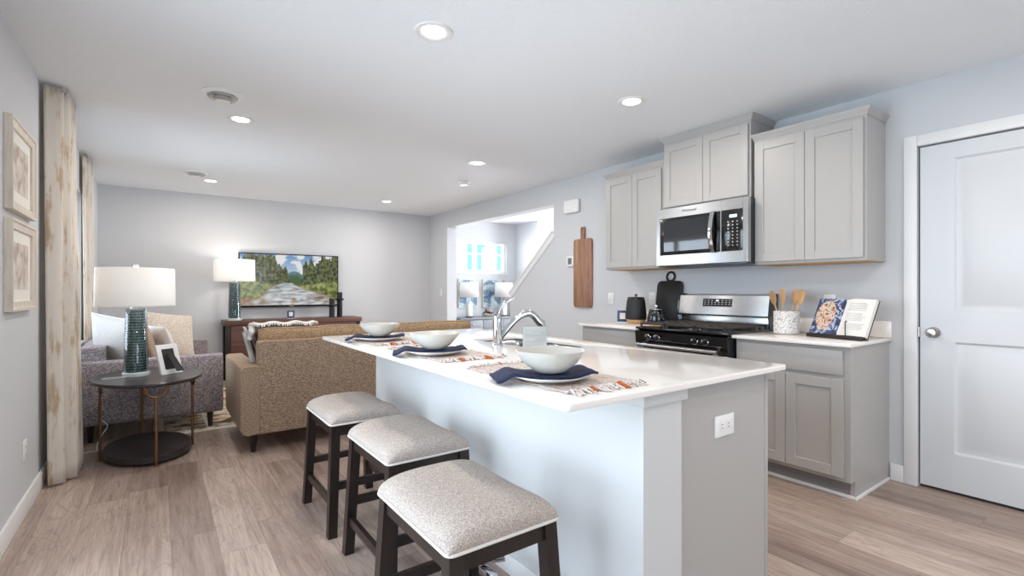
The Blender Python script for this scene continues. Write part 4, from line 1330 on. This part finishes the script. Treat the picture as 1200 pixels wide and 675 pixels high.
tag(obj('power_cord', cd, M['plastic']), 'white power cord trailing on the floor behind the side table', 'cord')

# picture frame on the side table, seen from behind
t = thing('photo_frame', 'white photo frame seen from behind on the oval side table', 'photo frame', (0.085, 4.44, TZ), math.radians(38), local=True)
tilt = xf([('X', math.radians(-17))], (0, 0, 0))
b = B()
w_, h_ = 0.165, 0.225
def FR(i, y): return [(-w_ / 2 + i, y, i), (w_ / 2 - i, y, i), (w_ / 2 - i, y, h_ - i), (-w_ / 2 + i, y, h_ - i)]
b.rings([FR(0.0, -0.009), FR(0, 0.009), FR(0.035, 0.009), FR(0.035, -0.009), FR(0, -0.009)], False, False)
b.xform(tilt); obj('frame', b, M['white'], t)
b = B().box(-w_ / 2 + 0.035, w_ / 2 - 0.035, -0.006, 0.004, 0.035, h_ - 0.035).xform(tilt); obj('backing', b, M['blackm'], t)
b = B().rings([[(-0.02, -0.006, 0.15), (0.02, -0.006, 0.15), (0.02, -0.009, 0.15), (-0.02, -0.009, 0.15)], [(-0.03, -0.085, 0.014), (0.03, -0.085, 0.014), (0.03, -0.088, 0.014), (-0.03, -0.088, 0.014)]]); 
b.xform(xf([('X', math.radians(-8))])); obj('easel_leg', b, M['blackm'], t)

# console under the TV
t = thing('console_table', 'long walnut brown console table under the television', 'console', (1.54, 7.28, 0))
KX0, KX1, KY0, KY1, KZ = 0.675, 2.42, 7.10, 7.505, 0.80
obj('console_top', B().box(KX0, KX1, KY0, KY1, KZ - 0.062, KZ, 0.004), M['console'], t)
b = B()
for x in (KX0 + 0.02, KX1 - 0.07):
    for y in (KY0 + 0.01, KY1 - 0.06): b = B().box(x, x + 0.05, y, y + 0.05, 0, KZ - 0.062, 0.003); obj('leg', b, M['darkwood'], t)
obj('cabinet_box', B().box(KX0 + 0.07, KX1 - 0.07, KY0 + 0.03, KY1 - 0.02, 0.16, KZ - 0.062), M['console'], t)
for i in range(3):
    x0 = KX0 + 0.075 + i * 0.532; 
    dd = obj('door', B().box(x0, x0 + 0.526, KY0 + 0.012, KY0 + 0.03, 0.17, KZ - 0.07, 0.003), M['console'], t)
    obj('knob', B().lathe([(0.012, 0), (0.012, 0.012), (0, 0.014)], (0, 0, 0), 14).xform(Matrix.Translation((x0 + 0.48, KY0 + 0.012, 0.45)) @ Matrix.Rotation(PI / 2, 4, 'X')), M['bronze'], dd)

lamp('smaller looking teal column lamp with glowing white drum shade beside the television', 0.80, 7.20, KZ, 5, 'teal glass column lamps')


# television
def tv():
    x0, x1, z0, z1, y = 0.875, 2.19, 0.955, 1.70, 7.50
    t = thing('television', 'wall mounted television showing a rocky river between pines', 'television', ((x0 + x1) / 2, y, z0))
    obj('case', B().box(x0, x1, y - 0.035, y, z0, z1, 0.004), M['tv_case'], t)
    obj('wall_mount', B().box((x0 + x1) / 2 - 0.2, (x0 + x1) / 2 + 0.2, y, YF, 1.2, 1.45), M['blackm'], t)
    NX, NZ = 190, 106
    a0, a1, b0, b1 = x0 + 0.016, x1 - 0.016, z0 + 0.026, z1 - 0.016
    bm = bmesh.new(); vs = [[bm.verts.new((a0 + (a1 - a0) * i / NX, y - 0.0362, b0 + (b1 - b0) * j / NZ)) for j in range(NZ + 1)] for i in range(NX + 1)]
    for i in range(NX):
        for j in range(NZ): bm.faces.new((vs[i][j], vs[i + 1][j], vs[i + 1][j + 1], vs[i][j + 1]))
    b = B(); b.bm.free(); b.bm = bm
    k = N('tv picture'); at = k.node('ShaderNodeAttribute', attribute_name='scenery')
    k.set(k.p.inputs['Emission Color'], at.outputs['Color']); k.p.inputs['Emission Strength'].default_value = 0.80
    k.col(lin('050505')); k.p.inputs['Roughness'].default_value = 0.15
    o = obj('screen', b, k.m, t, smooth=0)
    me = o.data; ca = me.color_attributes.new('scenery', 'FLOAT_COLOR', 'POINT')
    def nz(x, z, s, o_=0): return noise.noise(Vector((x * s * 1.78, z * s, o_ * 7.3)))
    def fb(x, z, s, o_=0): return nz(x, z, s, o_) * 0.55 + nz(x, z, s * 2.1, o_) * 0.3 + nz(x, z, s * 4.3, o_) * 0.2
    def H(h): return Vector(lin(h)[:3])
    def mixc(p, q, f): f = max(0, min(1, f)); return p * (1 - f) + q * f
    def scene_col(u, v):
        # sky with clouds
        c = mixc(H('c9dcec'), H('6f9fd0'), (v - 0.6) * 2.5)
        cl = fb(u, v, 5, 1); c = mixc(c, H('f6f7f8'), (cl + 0.02) * 5)
        # far hills
        hill = 0.60 + 0.05 * nz(u, 0, 6, 2) + 0.05 * math.exp(-((u - 0.53) / 0.14) ** 2)
        if v < hill: c = mixc(H('6d8a9c'), H('48693f'), (hill - v) * 9 + fb(u, v, 20, 3))
        # tree walls
        def tree(u_, base, amp, o_): return base + amp * (abs(nz(u_, 0, 7, o_)) + 0.5 * abs(nz(u_, 0, 19, o_)))
        lt = tree(u, 0.90 - 2.2 * max(0, u - 0.30) , 0.35, 4) if u < 0.47 else 0
        if u < 0.06: lt -= 0.05
        rt = tree(u, 0.70 + 0.75 * min(0.3, max(0, u - 0.66)), 0.35, 5) if u > 0.62 else 0
        sp = 0.80 - abs(u - 0.445) * 9                      # spire firs
        sp2 = 0.95 - abs(u - 0.71) * 4.5
        sp3 = 0.93 - abs(u - 0.335) * 4.5
        if v < max(lt, rt, sp, sp2, sp3) + 0.03 * nz(u, v, 40, 6):
            g = fb(u, v, 16, 7) * 1.3 + 0.5 * fb(u * 2, v * 0.7, 24, 8)
            c = mixc(H('26331f'), H('7f8552'), 0.42 + g * 1.3)
            c = mixc(c, H('9a8a6a'), 2.5 * (abs(nz(u, 0.1, 70, 9)) - 0.38) + (0.1 if v > .5 else -1))
        # bushes
        bush = 0.50 - 0.28 * (0.5 - abs(u - 0.5)) + 0.06 * nz(u, 0, 9, 10)
        if v < bush:
            g = fb(u, v, 14, 11)
            c = mixc(H('4a5730'), H('a9b066'), 0.5 + g * 1.5)
        # river, widening towards the bottom
        cx = 0.50 + 0.05 * math.sin(v * 11 + 0.4); hw = 0.045 + (0.44 - v) * 1.0 + 0.09 * nz(u * 0.5, v, 9, 20) * (0.6 - v)
        d = abs(u - cx) / max(hw, 0.01)
        if v < 0.44 and d < 1.15:
            w = fb(u * 0.7, v * 1.8, 13, 12)
            wc = mixc(H('75655a'), H('f1f3f4'), 0.62 + fb(u * 0.55, v * 2.6, 9, 12) * 1.5)
            wc = mixc(wc, H('a9b9c4'), 0.25 + 0.6 * fb(u, v, 5, 13))
            if v < 0.14: wc = mixc(wc, H('9a7a58'), 0.15 + 1.2 * nz(u, v, 9, 14))
            c = mixc(wc, mixc(H('7a5f48'), H('c4a98a'), 0.5 + fb(u, v, 25, 15)), (d - 0.85) * 4)
        elif v < 0.15: c = mixc(H('6a4e38'), H('b98e68'), 0.5 + 1.5 * fb(u, v, 18, 16))
        return c
    for i, vv in enumerate(me.vertices):
        wx = vv.co + o.parent.location
        u = (wx.x - a0) / (a1 - a0); v = (wx.z - b0) / (b1 - b0)
        cc = scene_col(u, v); ca.data[i].color = (cc[0], cc[1], cc[2], 1)
    obj('bezel_badge', B().box((x0 + x1) / 2 - 0.03, (x0 + x1) / 2 + 0.03, y - 0.0372, y - 0.035, z0 + 0.004, z0 + 0.016), M['chrome'], t)


tv()


# candle holders on the console
def candle(label, x, y, h, ring):
    t = thing('candle_holder', label, 'candle holder', (x, y, KZ), 0, 'black candle holders', local=True)
    obj('column', B().lathe([(0.044, 0), (0.044, 0.004), (0.040, 0.008), (0.040, h), (0.033, h), (0.033, h - 0.03), (0, h - 0.03)], seg=10), M['blackm'], t, smooth=20)
    obj('ring', B().lathe([(0.040, ring), (0.062, ring + 0.004), (0.064, ring + 0.016), (0.055, ring + 0.028), (0.040, ring + 0.030)], seg=28), M['black'], t)


candle('shorter black candle holder at the right end of the console', 2.03, 7.23, 0.27, 0.15)
candle('taller black candle holder behind the shorter one', 2.165, 7.32, 0.36, 0.24)


# small blue framed cards
def small_card(label, x, y, z, rz, s=1.0):
    t = thing('small_sign', label, 'sign', (x, y, z), rz, local=True)
    obj('card', B().box(-0.05 * s, 0.05 * s, -0.003, 0.003, 0.006, 0.116 * s, 0.001), plain('blue card', '39456f', 0.4), t, 'blue border')
    obj('card_face', B().box(-0.026 * s, 0.026 * s, -0.0045, -0.003, 0.032 * s, 0.092 * s), M['mat'], t, 'white centre')
    obj('stand', B().box(-0.053 * s, 0.053 * s, -0.022, 0.022, 0, 0.006), M['acrylic_s'], t)


small_card('small blue bordered card on the console below the television', 1.49, 7.28, KZ, 0, 0.95)
small_card('small blue bordered card on the counter left of the black canister', 3.50, 3.09, 0.889, math.radians(-50), 0.95)

# ------------------------------------------------------------------ counter items
t = thing('black_canister', 'tall black canister with steel knob and wooden base on the counter', 'canister', (3.48, 2.915, 0.889), local=True)
obj('wooden_base', B().lathe([(0.062, 0), (0.070, 0.004), (0.088, 0.034), (0.088, 0.036), (0, 0.036)], seg=40), M['lightwood'], t, 'pale wooden base')
obj('pot', B().lathe([(0.088, 0.0365), (0.093, 0.05), (0.092, 0.09), (0.080, 0.205), (0.074, 0.222), (0.0, 0.224)], seg=48), M['blackm'], t)
obj('lid', B().lathe([(0.075, 0.224), (0.076, 0.228), (0.072, 0.236), (0, 0.240)], seg=40), M['blackm'], t)
obj('knob', B().lathe([(0.006, 0.238), (0.007, 0.246), (0.015, 0.252), (0.013, 0.262), (0, 0.266)], seg=20), M['bronze'], t, 'copper knob')
t = thing('black_canister', 'short black sugar pot with metal knob and wooden base beside the range', 'canister', (3.46, 2.68, 0.889), local=True)
obj('wooden_base', B().lathe([(0.066, 0), (0.074, 0.004), (0.076, 0.026), (0, 0.026)], seg=40), M['lightwood'], t, 'pale wooden base')
obj('pot', B().lathe([(0.076, 0.0265), (0.078, 0.035), (0.060, 0.120), (0.054, 0.132), (0.0, 0.133)], seg=48), M['black'], t)
obj('lid', B().lathe([(0.055, 0.133), (0.055, 0.137), (0.03, 0.143), (0, 0.145)], seg=40), M['nickel'], t)
obj('knob', B().lathe([(0.005, 0.144), (0.006, 0.15), (0.016, 0.158), (0.016, 0.168), (0, 0.175)], seg=20), M['chrome'], t)

t = thing('black_cutting_board', 'black paddle cutting board with ring handle leaning behind the pots', 'cutting board', (XR - 0.075, 2.72, 0.889), local=True)
Mt = xf([('Y', math.radians(7.5))], (0, 0, 0))
obj('board', B().prism(rrect(0.262, 0.385, 0.04, 0, 0.1925), 'x', 0, 0.018, 0.004).xform(Mt), M['blackm'], t)
rr = B().tube([(0.009, 0.041 * math.sin(q), 0.424 + 0.041 * math.cos(q)) for q in [2 * PI * i / 32 for i in range(32)]], 0.0095, 8, True).xform(Mt)
obj('ring_handle', rr, M['blackm'], t)

t = thing('utensil_crock', 'white carved ceramic crock holding wooden utensils', 'crock', (3.50, 1.625, 0.889), local=True)
obj('crock_wall', B().lathe([(0.0, 0.002), (0.076, 0.002), (0.079, 0.006), (0.079, 0.150), (0.076, 0.154), (0.070, 0.152), (0.070, 0.01), (0, 0.01)], seg=48), M['crock'], t)
UT = [('wooden spoon leaning left in the crock', -0.045, 0.02, -20, 'spoon'), ('wooden spatula in the middle of the crock', -0.008, -0.01, -4, 'spatula'),
      ('wooden spoon leaning right in the crock', 0.02, 0.02, 10, 'spoon'), ('rightmost slim wooden utensil in the crock', 0.045, -0.01, 20, 'spatula')]
for lb, o_, q_, an, kd in UT:
    b = B(); zb = 0.012
    b.tube([(0, 0, 0), (0, 0, 0.2)], [0.0065, 0.0055], 10)
    if kd == 'spoon': P = [(0.006, 0.19), (0.024, 0.215), (0.031, 0.250), (0.027, 0.285), (0.012, 0.303), (-0.012, 0.303), (-0.027, 0.285), (-0.031, 0.250), (-0.024, 0.215), (-0.006, 0.19)]
    else: P = [(0.006, 0.19), (0.022, 0.225), (0.027, 0.300), (0.020, 0.308), (-0.022, 0.302), (-0.024, 0.225), (-0.006, 0.19)]
    b.prism([(p_[0] * 1.25, 0.19 + (p_[1] - 0.19) * 0.9) for p_ in P], 'x', -0.004, 0.004, 0.002)
    b.xform(Matrix.Translation((3.50 + q_, 1.625 - o_ * 0.75, 0.889 + zb)) @ Matrix.Rotation(math.radians(an * 0.8), 4, 'X') @ Matrix.Rotation(math.radians(-35), 4, 'Z'))
    tag(obj('wooden_utensil', b, M['lightwood']), lb, 'utensil', 'wooden utensils in the crock')

# open cookbook on stand. local: x along the book's width (viewer's right), y away from the viewer, z up
BL = Vector((3.35, 1.43, 0)); BR = Vector((3.28, 1.125, 0))
ang = math.atan2(BR.y - BL.y, BR.x - BL.x)
W_ = 0.385
ctr = (BL + BR) / 2
ctr = Vector((3.385, 1.275, 0))
lean = xf([('X', math.radians(-27))], (0, 0.0, 0.018))
t = thing('book_stand', 'dark bookstand with a wire page holder under the open cookbook', 'book stand', (ctr.x, ctr.y, 0.889), ang, local=True)
obj('ledge', B().box(-0.17, 0.17, -0.035, 0.03, 0.0, 0.016, 0.003).box(-0.17, 0.17, -0.038, -0.030, 0.0, 0.026, 0.002), M['darkwood'], t)
obj('back_rest', B().box(-0.11, 0.11, 0.020, 0.030, 0.018, 0.20, 0.002).xform(lean), M['darkwood'], t)
obj('rear_leg', B().bar((0, 0.10, 0.14), (0, 0.15, 0.004), 0.03, 0.008), M['darkwood'], t)
obj('page_holder', B().tube([(0.075, -0.034, 0.02), (0.066, -0.022, 0.055), (0.058, -0.008, 0.085), (0.052, 0.0, 0.105), (0.056, 0.003, 0.112), (0.062, 0.0, 0.106)], 0.003, 8), M['blackm'], t)
t = thing('open_cookbook', 'open cookbook with food photo on the left page and text on the right', 'book', (ctr.x, ctr.y, 0.889), ang, local=True)
def page(sgn):
    b = B()
    rs = []
    for k in range(13):
        u = k / 12; x = sgn * 0.172 * u
        yf = -0.004 - 0.020 * math.sin(min(1, u * 2.4) * PI / 2) + 0.012 * u     # page bulge
        rs.append([(x, yf, 0.018), (x, 0.014, 0.018), (x, 0.014, 0.262), (x, yf, 0.262)])
    b.rings(rs, True, True)
    return b.xform(lean)
obj('left_pages', page(-1), M['foodbg'], t, 'blue cloth photo page')
obj('right_pages', page(1), M['page_text'] if 'page_text' in M else M['mat'], t, 'white text page')
b = B().prism([(-0.098 + 0.058 * math.cos(q) * (1 + 0.12 * math.sin(q)), 0.143 + 0.100 * math.sin(q)) for q in [2 * PI * i / 40 for i in range(40)]], 'y', -0.0195, -0.014)
b.xform(lean); obj('dish_photo', b, M['food'], t, 'plated dish photo')
b = B()
rnd = random.Random(3)
for k in range(16):
    z = 0.232 - k * 0.0115
    if k in (5, 11): continue
    b.box(0.032, 0.032 + rnd.uniform(0.09, 0.12), -0.0215, -0.0185, z, z + 0.0022)
b.xform(lean); obj('text_lines', b, plain('print grey', 'dcdcdd', 0.8), t, 'printed text lines')
obj('cover', B().box(-0.176, 0.176, 0.0145, 0.0175, 0.016, 0.266).xform(lean), plain('dark book cover', '2b2320', 0.5), t)

# ------------------------------------------------------------------ foyer furniture
t = thing('foyer_console', 'grey console cabinet against the foyer wall beyond the opening', 'console', (4.75, 7.32, 0))
obj('cabinet_top', B().box(4.10, 5.42, 7.13, 7.51, 0.69, 0.722, 0.004), plain('grey painted wood', '8e939a', 0.5), t)
obj('cabinet_box', B().box(4.13, 5.39, 7.16, 7.50, 0.10, 0.69, 0.003), plain('grey painted wood', '7f858d', 0.5), t)
for i in range(3):
    x0 = 4.14 + i * 0.418
    dd = obj('drawer', B().box(x0, x0 + 0.410, 7.145, 7.16, 0.53, 0.675, 0.003), plain('grey drawer front', '969ba2', 0.5), t)
    obj('knob', B().lathe([(0.01, 0), (0.012, 0.014), (0, 0.016)], (0, 0, 0), 12).xform(Matrix.Translation((x0 + 0.205, 7.145, 0.60)) @ Matrix.Rotation(PI / 2, 4, 'X')), M['nickel'], dd)
    obj('door', B().box(x0, x0 + 0.410, 7.145, 7.16, 0.12, 0.52, 0.003), plain('grey drawer front', '969ba2', 0.5), t)
for x in (4.15, 5.33):
    for y in (7.18, 7.45): obj('leg', B().box(x, x + 0.04, y, y + 0.04, 0, 0.10), M['darkwood'], t)


def foyer_lamp(label, x, y):
    t = thing('white_table_lamp', label, 'lamp', (x, y, 0.722), 0, 'white foyer lamps', local=True)
    obj('foot', B().lathe([(0.07, 0), (0.07, 0.014), (0, 0.016)], seg=24), M['darkwood'], t)
    obj('base', B().box(-0.045, 0.045, -0.045, 0.045, 0.016, 0.235, 0.012, 3).lathe([(0.02, 0.235), (0.022, 0.28), (0, 0.282)], seg=16), M['ceramic_w'], t)
    obj('stem', B().cyl((0, 0, 0.28), (0, 0, 0.62), 0.004, seg=8), M['bronze'], t)
    obj('shade', B().lathe([(0.165, 0.345), (0.155, 0.605)], seg=40, cap0=False, cap1=False), M['shade'], t, solid=0.003)
    obj('finial', B().lathe([(0.004, 0.60), (0.012, 0.625), (0.012, 0.64), (0, 0.645)], seg=12), M['bronze'], t)


foyer_lamp('white block lamp at the left end of the grey foyer console', 4.345, 7.27)
foyer_lamp('white lamp at the right end of the grey foyer console, by the stair wall', 5.07, 7.27)
for lb, x0, x1 in (('left of the two blue abstract paintings on the foyer wall', 4.27, 4.66), ('right of the two blue abstract paintings on the foyer wall', 4.77, 5.185)):
    t = thing('abstract_painting', lb, 'painting', ((x0 + x1) / 2, YF, 0.88), 0, 'blue abstract paintings')
    f = B()
    def FR(i, y): return [(x0 + i, y, 0.88 + i), (x1 - i, y, 0.88 + i), (x1 - i, y, 1.39 - i), (x0 + i, y, 1.39 - i)]
    f.rings([FR(0, YF - 0.001), FR(0, YF - 0.03), FR(0.014, YF - 0.03), FR(0.014, YF - 0.001)], False, False)
    obj('frame', f, M['frame'], t)
    obj('canvas', B().box(x0 + 0.014, x1 - 0.014, YF - 0.022, YF - 0.002, 0.894, 1.376), M['paint_blue'], t)
t = thing('driftwood_bowl', 'pale dish with dark driftwood between the foyer lamps', 'bowl', (4.74, 7.26, 0.722), local=True)
obj('dish', B().lathe([(0.06, 0), (0.10, 0.01), (0.16, 0.05), (0.155, 0.05), (0.09, 0.015), (0, 0.012)], seg=32, sy=0.6), speckle('pale stone dish', 'cbc0aa', 0.7, 40, 0.04), t)
obj('driftwood', B().tube([(-0.12, 0, 0.06), (-0.06, 0.01, 0.09), (0.0, -0.01, 0.075), (0.06, 0.01, 0.06), (0.11, 0, 0.07)], [0.01, 0.02, 0.022, 0.015, 0.006], 8).tube([(-0.04, 0, 0.08), (-0.05, 0.01, 0.125), (-0.09, 0.0, 0.14)], [0.014, 0.01, 0.004], 8), M['darkwood'], t, 'dark driftwood')
t = thing('foyer_photo_frame', 'small dark blue photo frame beside the right foyer lamp', 'photo frame', (5.26, 7.25, 0.722), local=True)
obj('frame', B().rings([[(-0.06 + i, y, 0.0 + i), (0.06 - i, y, 0.0 + i), (0.06 - i, y, 0.12 - i), (-0.06 + i, y, 0.12 - i)] for i, y in ((0, 0.006), (0, -0.006), (0.02, -0.006), (0.02, 0.006))], False, False), plain('slate frame', '3e4b5c', 0.5), t)
obj('picture', B().box(-0.042, 0.042, -0.002, 0.003, 0.018, 0.102), M['mat'], t)
obj('easel_leg', B().bar((0, 0.005, 0.09), (0, 0.05, 0.002), 0.02, 0.003), M['blackm'], t)
